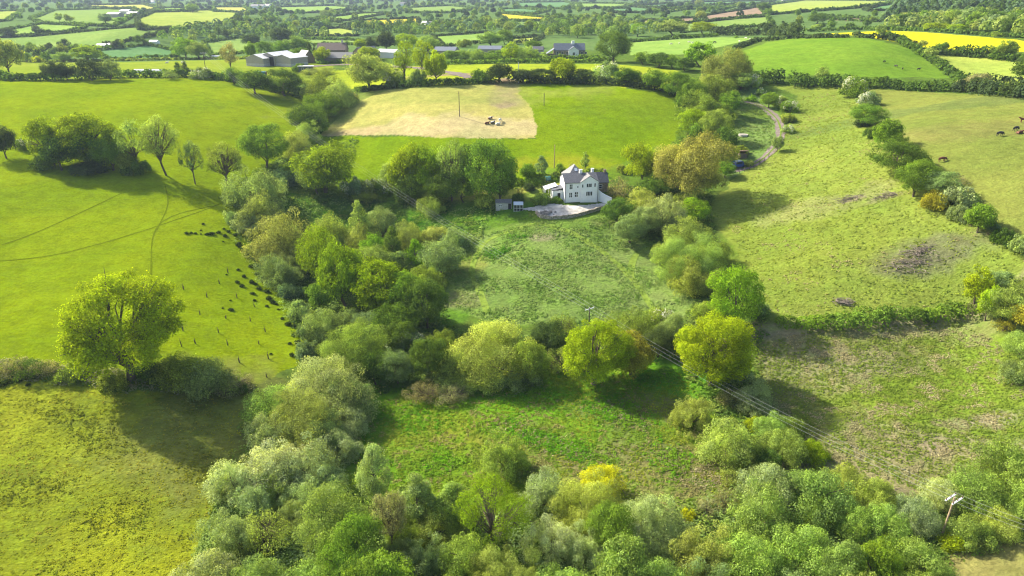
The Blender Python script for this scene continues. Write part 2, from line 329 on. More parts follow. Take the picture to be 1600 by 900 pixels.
blot(640,345,30,5,(.08,.22,.015),.6,(1,0,.1,1)); blot(900,345,30,4,(.12,.2,.02),.5); blot(970,350,5,3,(.2,.2,.08),.5); blot(985,400,8,5,(.22,.26,.08),.5); blot(1000,470,6,7,(.20,.24,.08),.5)
blot(700,495,5,4,(.08,.2,.015),.6);
V = np.stack([GX, GY, GZ], -1).reshape(-1, 3)
I = np.arange(nT * nR).reshape(nT, nR)
F = np.stack([I[:-1, :-1], I[:-1, 1:], I[1:, 1:], I[1:, :-1]], -1).reshape(-1, 4)
cen = len(V); V = np.vstack([V, [[0, 0, GZ[0, 0]]]])
GMm, nd, ln, out = mat('pasture')
atc = N(nd, 'ShaderNodeAttribute', attribute_name='cover'); atp = N(nd, 'ShaderNodeAttribute', attribute_name='growth')
sp = nd.new('ShaderNodeSeparateColor'); ln.new(atp.outputs['Color'], sp.inputs[0])
geo = nd.new('ShaderNodeNewGeometry'); P = geo.outputs['Position']
n1 = noise(nd, ln, P, .045, 5, .6); n2 = noise(nd, ln, P, .35, 5, .65); n3 = noise(nd, ln, P, 1.7, 4, .7)
mp = N(nd, 'ShaderNodeMapping'); mp.inputs['Scale'].default_value = (1, 2.2, 1); mp.inputs['Rotation'].default_value = (0, 0, .35); ln.new(P, mp.inputs[0])
n4 = noise(nd, ln, mp.outputs[0], .55, 6, .72, .6); n5 = noise(nd, ln, mp.outputs[0], .16, 6, .7, 1.2)
c0 = mixc(nd, ln, mth(nd, ln, 'MULTIPLY', ramp(nd, ln, n1, .36, .64), .85), atc.outputs['Color'], mixc(nd, ln, 1.0, atc.outputs['Color'], (.76, .86, .8), 'MULTIPLY'))
v = mth(nd, ln, 'MULTIPLY_ADD', n2, .95, .52); v = mth(nd, ln, 'MULTIPLY', v, mth(nd, ln, 'MULTIPLY_ADD', n3, 1.1, .45))
sc_ = nd.new('ShaderNodeVectorMath'); sc_.operation = 'SCALE'; ln.new(c0, sc_.inputs[0]); ln.new(v, sc_.inputs['Scale'])
dry = mth(nd, ln, 'MULTIPLY', ramp(nd, ln, mth(nd, ln, 'ADD', n4, mth(nd, ln, 'MULTIPLY_ADD', sp.outputs[1], .32, -.24)), .5, .62), mth(nd, ln, 'MULTIPLY', sp.outputs[1], 1.6, clamp=True))
c1 = mixc(nd, ln, mth(nd, ln, 'MULTIPLY', dry, .7), sc_.outputs[0], (.37, .315, .14))
tus = mth(nd, ln, 'MULTIPLY', mth(nd, ln, 'MULTIPLY', ramp(nd, ln, mth(nd, ln, 'ADD', n5, mth(nd, ln, 'MULTIPLY', n3, .25)), .60, .72), sp.outputs[2], clamp=True), ramp(nd, ln, n1, .38, .55))
c2 = mixc(nd, ln, tus, c1, (.10, .125, .02))
lus = mth(nd, ln, 'MULTIPLY', ramp(nd, ln, n2, .46, .62), mth(nd, ln, 'MULTIPLY', atp.outputs['Alpha'], .8), clamp=True)
c3 = mixc(nd, ln, lus, c2, (.115, .235, .012))
bs = nd.new('ShaderNodeBsdfPrincipled'); bs.inputs['Roughness'].default_value = .95; bs.inputs['Specular IOR Level'].default_value = 0; ln.new(c3, bs.inputs['Base Color'])
bp = nd.new('ShaderNodeBump'); bp.inputs['Distance'].default_value = .55
hgt = mth(nd, ln, 'ADD', n3, mth(nd, ln, 'MULTIPLY', n4, 1.6)); ln.new(hgt, bp.inputs['Height']); ln.new(mth(nd, ln, 'MULTIPLY', sp.outputs[0], .75), bp.inputs['Strength']); ln.new(bp.outputs[0], bs.inputs['Normal'])
ln.new(bs.outputs[0], out.inputs[0])
me = np_mesh('ground', V, F, [GMm], smooth=True)
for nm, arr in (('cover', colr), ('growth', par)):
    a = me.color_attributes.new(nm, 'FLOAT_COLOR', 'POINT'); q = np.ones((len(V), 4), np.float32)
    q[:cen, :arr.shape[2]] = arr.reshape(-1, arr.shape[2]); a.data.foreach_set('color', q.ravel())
gobj = link('ground', me); tag(gobj, kind='structure')
del V, F
def ribbon(name, pts, wid, m, dz=.06, kind='structure', step=1.0, label=None):
    P3 = Gp(pts); xy = []
    P_ = [Vector((p[0], p[1])) for p in P3]
    n = len(P_)
    for i in range(n - 1):      # catmull-rom
        a, b, c, d = P_[max(i-1, 0)], P_[i], P_[i+1], P_[min(i+2, n-1)]; k = max(2, int((c - b).length / step))
        for t in range(k):
            u = t / k; xy.append(.5 * ((2*b) + (c-a)*u + (2*a-5*b+4*c-d)*u*u + (3*b-a-3*c+d)*u**3))
    xy.append(P_[-1]); vs, fs = [], []; K = 4
    for i, p in enumerate(xy):
        t = (xy[min(i+1, len(xy)-1)] - xy[max(i-1, 0)]).normalized(); nrm = Vector((-t.y, t.x))
        ww = wid * (1 + .15 * math.sin(i * .37) + .1 * math.sin(i * 1.3))
        for k in range(K + 1):
            q = p + nrm * ww * (k / K - .5); vs.append(ground(q.x, q.y, dz))
    for i in range(len(xy) - 1):
        for k in range(K): a = i*(K+1)+k; fs.append((a, a+1, a+K+2, a+K+1))
    me = bpy.data.meshes.new(name); me.from_pydata(vs, [], fs); me.materials.append(m); me.update()
    o = link(name, me); tag(o, kind=kind, label=label); return o
# ------------------------------------------------------------------ foliage
rng = np.random.default_rng(7)
def sph(n, r, zmin=-1.0):
    z = r.uniform(zmin, 1, n); a = r.uniform(0, 2*math.pi, n); q = np.sqrt(1 - z*z)
    return np.stack([q*np.cos(a), q*np.sin(a), z], -1)
def leaf_quads(P, Nn, size, r, aspect=.75):
    n = len(P); Nn = Nn / (np.linalg.norm(Nn, axis=1, keepdims=True) + 1e-9)
    t = np.cross(Nn, r.normal(size=(n, 3))); t /= (np.linalg.norm(t, axis=1, keepdims=True) + 1e-9); b = np.cross(Nn, t)
    s = (np.asarray(size) * np.ones(n))[:, None] * .5; a = s * aspect
    V = np.stack([P - t*s, P - b*a + Nn*s*.15, P + t*s, P + b*a + Nn*s*.15], 1).reshape(-1, 3)
    return V, np.arange(n*4).reshape(n, 4)
def tubes(segs, sides=5):       # segs: list of (points, radii)
    VV, FF = [], []; off = 0
    for pts, rads in segs:
        pts = np.asarray(pts, float); m = len(pts); a = np.linspace(0, 2*math.pi, sides, endpoint=False)
        d = np.gradient(pts, axis=0); d /= np.linalg.norm(d, axis=1, keepdims=True) + 1e-9
        ref = np.array([.3, .9, .1]); u = np.cross(d, ref); u /= np.linalg.norm(u, axis=1, keepdims=True) + 1e-9; w_ = np.cross(d, u)
        ring = pts[:, None] + (u[:, None]*np.cos(a)[None, :, None] + w_[:, None]*np.sin(a)[None, :, None]) * np.asarray(rads)[:, None, None]
        VV.append(ring.reshape(-1, 3)); idx = np.arange(m*sides).reshape(m, sides) + off
        FF.append(np.stack([idx[:-1], np.roll(idx[:-1], -1, 1), np.roll(idx[1:], -1, 1), idx[1:]], -1).reshape(-1, 4)); off += m*sides
    return np.vstack(VV), np.vstack(FF)
# q height/R, c crown centre z, a vertical semi axis, np puffs, pr puff radius, n leaves, s leaf size, tw limbs, fork height
SP = {
 'oak':    dict(q=1.75, c=.93, a=.84, puffs=78, pr=(.14,.30), n=12500, s=.060, limbs=14, fork=.40, tr=.055, zmin=-.88),
 'hero':   dict(q=1.72, c=.95, a=.86, puffs=150, pr=(.10,.21), n=15000, s=.055, limbs=26, fork=.36, tr=.06, zmin=-.80),
 'round':  dict(q=1.75, c=.95, a=.82, puffs=110, pr=(.16,.27), n=12000, s=.055, limbs=8, fork=.3, tr=.05, zmin=-.85),
 'willow': dict(q=1.25, c=.42, a=.85, puffs=120, pr=(.12,.24), n=15000, s=.044, limbs=8, fork=.15, tr=.045, zmin=-.5),
 'ash':    dict(q=2.1, c=1.25, a=.88, puffs=85, pr=(.12,.22), n=5200, s=.050, limbs=40, fork=.7, tr=.045, zmin=-.75),
 'cone':   dict(q=3.0, c=1.45, a=1.5, puffs=95, pr=(.17,.30), n=9000, s=.068, limbs=16, fork=1.2, tr=.06, zmin=-.95),
 'shrub':  dict(q=.95, c=.25, a=.68, puffs=60, pr=(.16,.30), n=9000, s=.062, limbs=6, fork=.1, tr=.03, zmin=-.4),
 'thorn':  dict(q=1.05, c=.32, a=.72, puffs=60, pr=(.16,.28), n=9000, s=.055, limbs=6, fork=.1, tr=.03, zmin=-.4),
 'bare':   dict(q=1.1, c=.40, a=.70, puffs=70, pr=(.12,.22), n=3600, s=.045, limbs=60, fork=.15, tr=.03, zmin=-.5),
}
LODN = {-1: 3.6, 0: 1.5, 1: .55, 2: .12}; LODS = {-1: .50, 0: .78, 1: 1.25, 2: 2.5}; LODP = {-1: 1.0, 0: 1.0, 1: .8, 2: .4}
_pc = {}
def proto(kind, lod, var):
    key = (kind, lod, var)
    if key in _pc: return _pc[key]
    S = SP[kind]; r = np.random.default_rng(abs(hash_str(kind)) % 9999 + 131 * var + 17 * lod * 0)
    npf = max(8, int(S['puffs'] * LODP[lod])); u = sph(npf, r, S['zmin'])
    ks = {'hero': (1, 2), 'oak': (2, 4), 'round': (1, 4), 'willow': (3, 6), 'ash': (1, 3), 'cone': (1, 2), 'shrub': (3, 6), 'thorn': (2, 5), 'bare': (2, 4)}[kind]; ks = r.integers(*ks)
    so_ = np.zeros((ks, 2)); sk = np.ones(ks)
    if ks > 1:
        an = np.linspace(0, 2 * math.pi, ks, endpoint=False) + r.uniform(0, 6.28) + r.uniform(-.4, .4, ks); dd = r.uniform(.28, .55, ks); so_ = np.stack([np.cos(an) * dd, np.sin(an) * dd], -1); sk = r.uniform(.48, .80, ks); sk[0] = .85; so_[0] *= .45
    sid = r.choice(ks, npf, p=sk**2 / (sk**2).sum()); kk = sk[sid]
    lobes = sph(6, r, -.3); lob = sum(np.clip(u @ l, 0, 1) ** 3 * g for l, g in zip(lobes, r.uniform(-.18, .30, 6)))
    rad = r.uniform(*S['pr'], npf) * (1.0 if lod < 2 else 1.35) * r.uniform(.8, 1.2, npf)
    rho = (r.uniform(.45, 1, npf) ** .45) * (.86 + lob) - rad * .55
    if kind == 'cone':
        tz = u[:, 2]; prof = np.clip(1.05 - .62 * np.clip((tz + .2), 0, 1.2), .12, 1)
        C = np.stack([u[:, 0] * prof, u[:, 1] * prof, tz * S['a']], -1) * rho[:, None]; C[:, 2] += S['c']
    else:
        C = u * (rho * kk)[:, None] * np.array([1, 1, S['a']]); C[:, :2] += so_[sid]; zc = S['c'] * (.45 + .55 * kk) if S['c'] > .6 else S['c'] * kk; C[:, 2] += zc
    C[:, 2] = np.maximum(C[:, 2], rad * .45)
    n = int(S['n'] * LODN[lod] * (1.0 if lod else 1.0)); pk = r.choice(npf, n, p=rad**2 / (rad**2).sum())
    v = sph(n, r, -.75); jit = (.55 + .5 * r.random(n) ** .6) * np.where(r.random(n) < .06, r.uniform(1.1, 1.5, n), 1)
    squash = np.array([1, 1, .78])
    P = C[pk] + v * squash * (rad[pk] * jit)[:, None]; P[:, 2] = np.maximum(P[:, 2], .01)
    Nn = v + r.normal(scale=.42, size=(n, 3)) + np.array([-.10, .05, .3])
    sz = S['s'] * LODS[lod] * r.uniform(.6, 1.35, n)
    V, F = leaf_quads(P, Nn, sz, r)
    ptone = r.uniform(.15, .85, npf); ph = r.random(npf) ** 2; pb = np.zeros(npf)
    if kind == 'thorn': pb = (r.random(npf) < .26).astype(float)
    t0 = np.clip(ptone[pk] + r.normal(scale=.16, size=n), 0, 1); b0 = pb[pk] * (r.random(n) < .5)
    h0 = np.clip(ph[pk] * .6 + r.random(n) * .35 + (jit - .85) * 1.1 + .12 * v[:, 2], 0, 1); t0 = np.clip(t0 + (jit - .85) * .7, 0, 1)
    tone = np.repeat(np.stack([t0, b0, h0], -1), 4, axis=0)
    # trunk and limbs
    segs = []; tr = S['tr']; fk = S['fork']; bend = r.normal(scale=.05, size=2)
    top = np.array([bend[0], bend[1], fk]); segs.append(([(0, 0, -.06), (0, 0, .02), (bend[0]*.5, bend[1]*.5, fk*.5), tuple(top)], [tr*1.5, tr*1.15, tr, tr*.85]))
    nl = max(3, int(S['limbs'] * (1 if lod <= 0 else .5 if lod == 1 else .15)))
    for k in r.choice(npf, min(nl, npf), replace=False):
        e = C[k]; st = top * r.uniform(.6, 1.0) if kind != 'cone' else np.array([0, 0, max(.1, min(e[2] * .75, 2.2))]); m = (st + e) / 2 + r.normal(scale=.06, size=3) + np.array([0, 0, .05 if kind != 'cone' else 0])
        segs.append(([st, st * .7 + m * .3 + [0, 0, .02], m, e], [tr*.5, tr*.42, tr*.28, tr*.09]))
        if kind in ('ash', 'bare', 'oak', 'hero') and lod <= 0:
            for _ in range(3):
                e2 = e + r.normal(scale=.09, size=3); segs.append(([m, (m + e2) / 2 + r.normal(scale=.03, size=3), e2], [tr*.2, tr*.13, tr*.05]))
    if kind == 'cone': segs.append(([tuple(top), (0, 0, S['q'] * .8)], [tr*.7, tr*.15]))
    TV, TF = tubes(segs, 6 if lod <= 0 else 4)
    # normalise to R = 1 and height = 1
    mxy = (np.percentile(P[:, :2], 97, axis=0) + np.percentile(P[:, :2], 3, axis=0)) / 2; sh_ = np.array([*mxy, 0]); V = V - sh_; P = P - sh_; TV = TV - sh_ * np.clip(TV[:, 2:] / .4, 0, 1)
    hr = np.percentile(np.hypot(P[:, 0], P[:, 1]), 98); zt = P[:, 2].max()
    nrm = np.array([1/hr, 1/hr, 1/zt]); V = V * nrm; TV = TV * nrm
    if lod <= 0: _pc[key] = (np_mesh('crown', V, F, [LEAF], tone), np_mesh('trunk', TV, TF, [BARK], smooth=True))
    else:
        al = np.vstack([V, TV]); tn = np.vstack([tone, np.zeros((len(TV), 3))]); mi = np.r_[np.zeros(len(F)), np.ones(len(TF))]
        _pc[key] = (np_mesh(kind + '_tree', al, np.vstack([F, TF + len(V)]), [LEAF, BARK], tn, mi), None)
    return _pc[key]
def hash_str(s):
    h = 5381
    for ch in s: h = (h * 33 + ord(ch)) & 0xffffff
    return h
PAL = {  # leaf colours (base), words
 'yg': ((.245,.335,.012), 'bright yellow-green'), 'ly': ((.285,.36,.012), 'bright yellow'), 'yo': ((.205,.30,.016), 'yellow-green'), 'gold': ((.42,.43,.015), 'golden'), 'g': ((.155,.255,.035), 'mid-green'), 'bg': ((.185,.32,.022), 'fresh green'),
 'dg': ((.095,.165,.030), 'dark green'), 'dk': ((.068,.105,.040), 'very dark green'), 'sage': ((.30,.38,.185), 'sage-green'), 'sg': ((.215,.30,.115), 'grey-green'), 'ol': ((.215,.285,.055), 'olive'),
 'po': ((.30,.37,.10), 'pale olive'), 'bo': ((.265,.288,.085), 'dull olive'), 'br': ((.26,.265,.14), 'brownish'), 'or': ((.27,.28,.035), 'rusty orange'), 'pw': ((.40,.46,.27), 'silvery'), 'pg': ((.235,.335,.085), 'light green'), 'bl': ((.15,.235,.115), 'bluish-green'),
}
KN = {'hero': ('broad_tree', 'spreading tree', 'tree'), 'oak': ('broad_tree', 'spreading tree', 'tree'), 'round': ('leafy_tree', 'rounded tree', 'tree'), 'willow': ('willow_tree', 'domed willow', 'tree'), 'ash': ('ash_tree', 'open tree', 'tree'),
 'cone': ('slender_tree', 'slender tree', 'tree'), 'shrub': ('bush', 'low bush', 'bush'), 'thorn': ('hawthorn_bush', 'flowering hawthorn', 'bush'), 'bare': ('twiggy_bush', 'twiggy bush', 'bush')}
ORD = 'first second third fourth fifth sixth seventh eighth ninth tenth eleventh twelfth thirteenth fourteenth fifteenth sixteenth seventeenth eighteenth nineteenth twentieth'.split()
TEN = {2: 'twenty', 3: 'thirty', 4: 'forty', 5: 'fifty', 6: 'sixty', 7: 'seventy', 8: 'eighty', 9: 'ninety'}
TENTH = {20: 'twentieth', 30: 'thirtieth', 40: 'fortieth', 50: 'fiftieth', 60: 'sixtieth', 70: 'seventieth', 80: 'eightieth', 90: 'ninetieth'}
def ordn(n):
    if n <= 20: return ORD[n-1]
    if n % 10 == 0: return TENTH.get(n, 'last')
    return TEN[n // 10] + '-' + ORD[n % 10 - 1]
tree_n = 0
def put_tree(kind, loc, Rr, Hh, col, label, group=None, rpx=None, lodmin=0):
    """one tree: its own root, crown and trunk (far ones are a single mesh)"""
    global tree_n; tree_n += 1
    d = math.dist(loc, (0, 0, HC)); rp = Rr / d * 683
    lod = -1 if rp > 32 else 0 if rp > 15 else 1 if rp > 6.0 else 2
    
    var = random.randrange({-1: 4, 0: 4, 1: 3, 2: 3}[lod]); cm, tm = proto(kind, lod, var)
    base, word = PAL[col]; j = random.uniform(.9, 1.12); c = (base[0] * j * random.uniform(.93, 1.08), base[1] * j, base[2] * j * random.uniform(.85, 1.15))
    rz = random.uniform(0, 6.28); nm, noun, cat = KN[kind]
    sx = Rr * random.uniform(.97, 1.03)
    if lod <= 0:
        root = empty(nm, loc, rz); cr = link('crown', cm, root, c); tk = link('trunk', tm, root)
        cr.scale = tk.scale = (sx, Rr, Hh)
    else:
        root = link(nm, cm, None, c); root.location = loc; root.rotation_euler = (0, 0, rz); root.scale = (sx, Rr, Hh)
    tag(root, label, cat, group); return root
GROW = {'willow': 1.20, 'round': 1.16, 'shrub': 1.2, 'oak': 1.12, 'thorn': 1.12, 'cone': 1.12}
def solve_h(loc, ytop):
    lo, hi = .3, 60
    for _ in range(30):
        m = (lo + hi) / 2
        if project((loc[0], loc[1], loc[2] + m))[1] > ytop: lo = m
        else: hi = m
    return lo
def zone(where, items, order='left', group=None):
    """items: (kind, x0, y0, x1, y1, colour[, base_y]) measured on the photograph; placed on the ground there"""
    out = []
    for it in items:
        kind, x0, y0, x1, y1, col = it[:6]; cx = (x0 + x1) / 2; half = (x1 - x0) / 2
        dep = R(PITCH) + math.atan((min(y1, 1000) - 450) / FPX)
        by = it[6] if len(it) > 6 and it[6] else y1 - {'ash': .05, 'oak': .12, 'hero': .12, 'cone': .5}.get(kind, .55) * half * math.sin(max(dep, .1))
        bx = cx; Hh = 3; qm = {'cone': 7, 'oak': 2.8, 'hero': 2.6, 'ash': 4, 'willow': 1.6, 'round': 2.5, 'shrub': 1.25, 'thorn': 1.3, 'bare': 1.5}[kind]
        top = y0 + (.10 * half * math.sin(dep) if kind != 'cone' else 0)
        for _ in range(5):
            p = G(bx, by); d = project((p[0], p[1], p[2] + Hh * .5))[2]; Rr = half * GROW.get(kind, 1) * d / FPX / math.sqrt(1 + ((cx - 800) / FPX) ** 2); Hh = max(solve_h(p, top), .35 * Rr)
            if Hh > qm * Rr and not (len(it) > 6 and it[6]): by += (project((p[0], p[1], p[2] + qm * Rr))[1] - top) * -.9; Hh = qm * Rr
            Hh = min(Hh, qm * Rr)
            bx += (cx - project((p[0], p[1], p[2] + Hh * .55))[0])
        out.append((it, p, Rr, Hh))
    key = (lambda t: (t[0][1] + t[0][3])) if order == 'left' else (lambda t: t[0][4])
    out.sort(key=key); cnt = {}
    for it, p, Rr, Hh in out: cnt[KN[it[0]][2]] = cnt.get(KN[it[0]][2], 0) + 1
    seen = {}; res = []
    for (it, p, Rr, Hh) in out:
        cat = KN[it[0]][2]; seen[cat] = seen.get(cat, 0) + 1; word = PAL[it[5]][1]; noun = KN[it[0]][1]
        side = 'left' if order == 'left' else 'top'
        if len(it) > 7: lab = it[7]
        elif cnt[cat] == 1: lab = f'{word} {noun} {where}, its only {cat}'
        else:
            k = f'{cat} {seen[cat]}' if False else f'{ordn(seen[cat])} {cat} from {side}'
            if seen[cat] == 1: k = 'leftmost ' + cat if order == 'left' else 'topmost ' + cat
            elif seen[cat] == cnt[cat]: k = 'rightmost ' + cat if order == 'left' else 'lowest ' + cat
            lab = f'{word} {noun} {where}, {k}'
        g = group or ('trees and bushes ' + where if cat else None)
        res.append(put_tree(it[0], tuple(p - np.array([0, 0, .1])), Rr, Hh, it[5], lab, g))
    return res
def scatter_poly(pts, n, r, world=False):
    W = np.asarray(pts)[:, :2] if world else wpoly(pts); lo, hi = W.min(0), W.max(0); out = np.zeros((0, 2))
    while len(out) < n:
        q = r.uniform(lo, hi, (n * 3, 2)); q = q[pip(q[:, 0], q[:, 1], W)]; out = np.vstack([out, q])
        if len(q) == 0: break
    return out[:n]
def path_pts(pts, step):
    P3 = Gp(dens_open(pts, 20)); seg = np.linalg.norm(np.diff(P3[:, :2], axis=0), axis=1); s = np.r_[0, np.cumsum(seg)]
    t = np.arange(0, s[-1], step); return np.stack([np.interp(t, s, P3[:, 0]), np.interp(t, s, P3[:, 1])], -1), s[-1]
def dens_open(pts, step):
    out = []
    for a, b in zip(pts[:-1], pts[1:]):
        k = max(1, int(math.hypot(a[0]-b[0], a[1]-b[1]) / step)); out += [(a[0] + (b[0]-a[0]) * t / k, a[1] + (b[1]-a[1]) * t / k) for t in range(k)]
    return out + [pts[-1]]
def hedge_arrays(pts, wid, hgt, col, r, lump=.35, world=False, dens_k=1.0):
    if world:
        P3 = np.asarray(pts); seg = np.linalg.norm(np.diff(P3[:, :2], axis=0), axis=1); s = np.r_[0, np.cumsum(seg)]
        t = np.arange(0, s[-1], wid * .5); xy = np.stack([np.interp(t, s, P3[:, 0]), np.interp(t, s, P3[:, 1])], -1); L = s[-1]
    else: xy, L = path_pts(pts, wid * .5)
    if len(xy) < 2: return None
    m = len(xy); xy = xy + r.normal(scale=wid * .12, size=xy.shape)
    hh = hgt * (1 + lump * np.interp(np.arange(m), np.arange(0, m + 6, 3), r.uniform(-1, 1, len(np.arange(0, m + 6, 3)))) + r.uniform(-.1, .1, m))
    rad = wid * .5 * r.uniform(.8, 1.25, m); z = H(xy[:, 0], xy[:, 1])
    dist = float(np.median(np.hypot(np.hypot(xy[:, 0], xy[:, 1]), HC)))
    s_ = max(.22, dist * .0030); per = int(max(12, dens_k * 2.4 * (math.pi * wid * .5 * (wid * .5 + hgt)) * .9 / (s_ * s_)))
    per = min(per, 420); n = m * per; pk = np.repeat(np.arange(m), per); v = sph(n, r, -.1)
    P = np.stack([xy[pk, 0] + v[:, 0] * rad[pk], xy[pk, 1] + v[:, 1] * rad[pk], z[pk] + np.maximum(0, (v[:, 2] * .5 + .5) * hh[pk] * r.uniform(.75, 1.05, n) - .5 * hh[pk] * (r.random(n) ** 1.5) * (1 - np.abs(v[:, 2])))], -1)
    V, F = leaf_quads(P, v + r.normal(scale=.55, size=v.shape) + np.array([0, 0, .2]), s_ * r.uniform(.7, 1.4, n), r)
    pt = r.uniform(.2, .8, m); hsh = r.random(m) ** 2
    tone = np.repeat(np.stack([np.clip(pt[pk] + r.normal(scale=.15, size=n), 0, 1), np.zeros(n), hsh[pk]], -1), 4, axis=0)
    return V, F, tone
def hedge(label, pts, wid, hgt, col, lump=.35, name='hedge', cat='hedge', world=False, group=None, dens_k=1.0):
    A = hedge_arrays(pts, wid, hgt, col, rng, lump, world, dens_k)
    if A is None: return
    V, F, tone = A; c = V.mean(0); o = link(name, np_mesh(name, V - c, F, [LEAF], tone), None, PAL[col][0]); o.location = c
    tag(o, label, cat, group); return o
def cover(name, pts, n, size, height, cols, leaves=7, ls=.28, label=None, clump=0, kind='stuff', spread=1.0, up=.9):
    """ground cover: n tufts of small leaves spread over an outlined patch, one object"""
    r = rng; xy = scatter_poly(pts, n, r)
    if clump:
        f = np.sin(xy[:, 0] * .35 + 2 * np.sin(xy[:, 1] * .21)) + np.sin(xy[:, 1] * .5 + xy[:, 0] * .17) + r.normal(scale=.5, size=len(xy)); xy = xy[f > clump]
    n = len(xy); z = H(xy[:, 0], xy[:, 1]); cols = np.array([PAL[c][0] if isinstance(c, str) else c for c in cols]); cn = vnoise(xy[:, 0] / 5 + 40, xy[:, 1] / 5 + 40, 9) * .6 + vnoise(xy[:, 0] / 1.6 + 40, xy[:, 1] / 1.6, 8) * .4; ci = np.clip(((cn - .22) / .56 * len(cols)).astype(int), 0, len(cols) - 1)
    sc = r.uniform(.6, 1.35, n) * size; pk = np.repeat(np.arange(n), leaves); m = len(pk); v = sph(m, r, 0)
    P = np.stack([xy[pk, 0] + v[:, 0] * sc[pk] * .5 * spread, xy[pk, 1] + v[:, 1] * sc[pk] * .5 * spread, z[pk] + v[:, 2] * height * sc[pk] / size * r.uniform(.4, 1, m)], -1)
    V, F = leaf_quads(P, v * .7 + r.normal(scale=.4, size=v.shape) + [-.2, .1, up], ls * r.uniform(.6, 1.4, m), r)
    k = (r.uniform(.82, 1.2, n)[pk] * r.uniform(.9, 1.12, m))[:, None]; c = np.repeat(np.clip(cols[ci][pk] * k, 0, 1), 4, axis=0)
    o = link(name, np_mesh(name, V, F, [LEAFV], c)); tag(o, label, None, None, kind); return o
# ------------------------------------------------------------------ buildings and other made things
M = dict(
 white=simple('white_render', (.86,.86,.84), .85, .05, .6), slate=simple('slate', (.085,.088,.10), .55, .3, 3), slate2=simple('pale_slate', (.17,.165,.165), .6, .25, 3), lead=simple('blue_grey_slate', (.13,.15,.18), .5, .25, 2),
 stone=simple('rubble_stone', (.24,.20,.15), .9, .45, 4, .6), dstone=simple('dry_stone', (.30,.265,.215), .95, .55, 3, .8), tin=simple('tin_sheet', (.58,.58,.57), .45, .15, .5), board=simple('weathered_board', (.34,.31,.27), .85, .3, 5), block=simple('concrete_block', (.48,.46,.42), .9, .15, 2),
 dark=simple('dark_door_and_shade', (.015,.015,.018), .6, .2, 3), wood=simple('timber', (.20,.14,.09), .85, .35, 8), tile=simple('brown_tile', (.115,.085,.07), .8, .35, 3), gravel=simple('gravel', (.42,.40,.36), .95, .3, .45, .6, col2=(.66,.63,.57)),
 grav2=simple('track_gravel', (.17,.14,.12), .95, .3, 1.5, .4, col2=(.26,.22,.19)), mown=simple('mown_grass', (.165,.235,.035), .95, .2, 1), tread=simple('trodden_grass', (.11,.15,.003), .95, .15, 1), verge=simple('verge_grass', (.12,.19,.02), .95, .3, 2),
 blue=simple('blue_paint', (.03,.08,.30), .3, .1, 2), rub=simple('rubber', (.02,.02,.02), .8, .2, 4), teal=simple('green_plastic', (.02,.14,.15), .4, .1, 2), pole=simple('pole_timber', (.40,.30,.19), .9, .25, 4), dpole=simple('dark_pole_timber', (.16,.13,.10), .9, .25, 4),
 galv=simple('galvanised_steel', (.62,.64,.66), .4, .08, 3), wire=simple('aluminium_wire', (.36,.37,.36), .5, .1, 3), ply=simple('tree_guard', (.10,.085,.06), .9, .3, 5), cow_br=simple('brown_hide', (.13,.045,.02), .8, .2, 3), cow_bk=simple('black_hide', (.02,.017,.016), .7, .2, 3),
 cow_wh=simple('white_hide', (.68,.64,.56), .8, .1, 3), stick=simple('dead_wood', (.25,.21,.165), .9, .3, 5), dirt=simple('bare_soil', (.22,.16,.11), .95, .3, 2, .4), rock=simple('rock', (.30,.27,.24), .9, .35, 3, .5), rust=simple('rusty_sheet', (.17,.10,.07), .8, .4, 2), wsheet=simple('white_sheet', (.72,.73,.72), .5, .08, 1))
gm, gnd, gln, gout = mat('window_glass'); gb = gnd.new('ShaderNodeBsdfPrincipled'); gb.inputs['Base Color'].default_value = (.03,.035,.04,1); gb.inputs['Roughness'].default_value = .08; gln.new(gb.outputs[0], gout.inputs[0]); M['glass'] = gm
gm, gnd, gln, gout = mat('skylight_glass'); gb = gnd.new('ShaderNodeBsdfPrincipled'); gb.inputs['Base Color'].default_value = (.55,.62,.68,1); gb.inputs['Roughness'].default_value = .15; gln.new(gb.outputs[0], gout.inputs[0]); M['sky_glass'] = gm
def window(parent, x, z, ww, hh, y=0, panes=(1, 2), dirx=True, frame='white', sign=-1):
    """window proud of a wall that faces local -Y (dirx) or -X"""
    f = MB(); p = MB(); t = .07; n, m_ = panes
    def bx(mb, a0, a1, b0, b1, d0, d1):
        if dirx: mb.box(a0, a1, y + sign*max(d0, d1), y + sign*min(d0, d1), b0, b1)
        else: mb.box(y + sign*max(d0, d1), y + sign*min(d0, d1), a0, a1, b0, b1)
    x0, x1, z0, z1 = x - ww/2, x + ww/2, z - hh/2, z + hh/2
    bx(f, x0-t, x1+t, z1, z1+t, 0, .07); bx(f, x0-t, x1+t, z0-t, z0, 0, .10); bx(f, x0-t, x0, z0, z1, 0, .07); bx(f, x1, x1+t, z0, z1, 0, .07)
    for i in range(1, n): a = x0 + ww*i/n; bx(f, a-.05, a+.05, z0, z1, 0, .065)
    for i in range(1, m_): b = z0 + hh*i/m_; bx(f, x0, x1, b-.04, b+.04, 0, .06)
    bx(p, x0, x1, z0, z1, 0, .025)
    fo = f.build('window', M[frame], parent); p.build('pane', M['glass'], fo); return fo
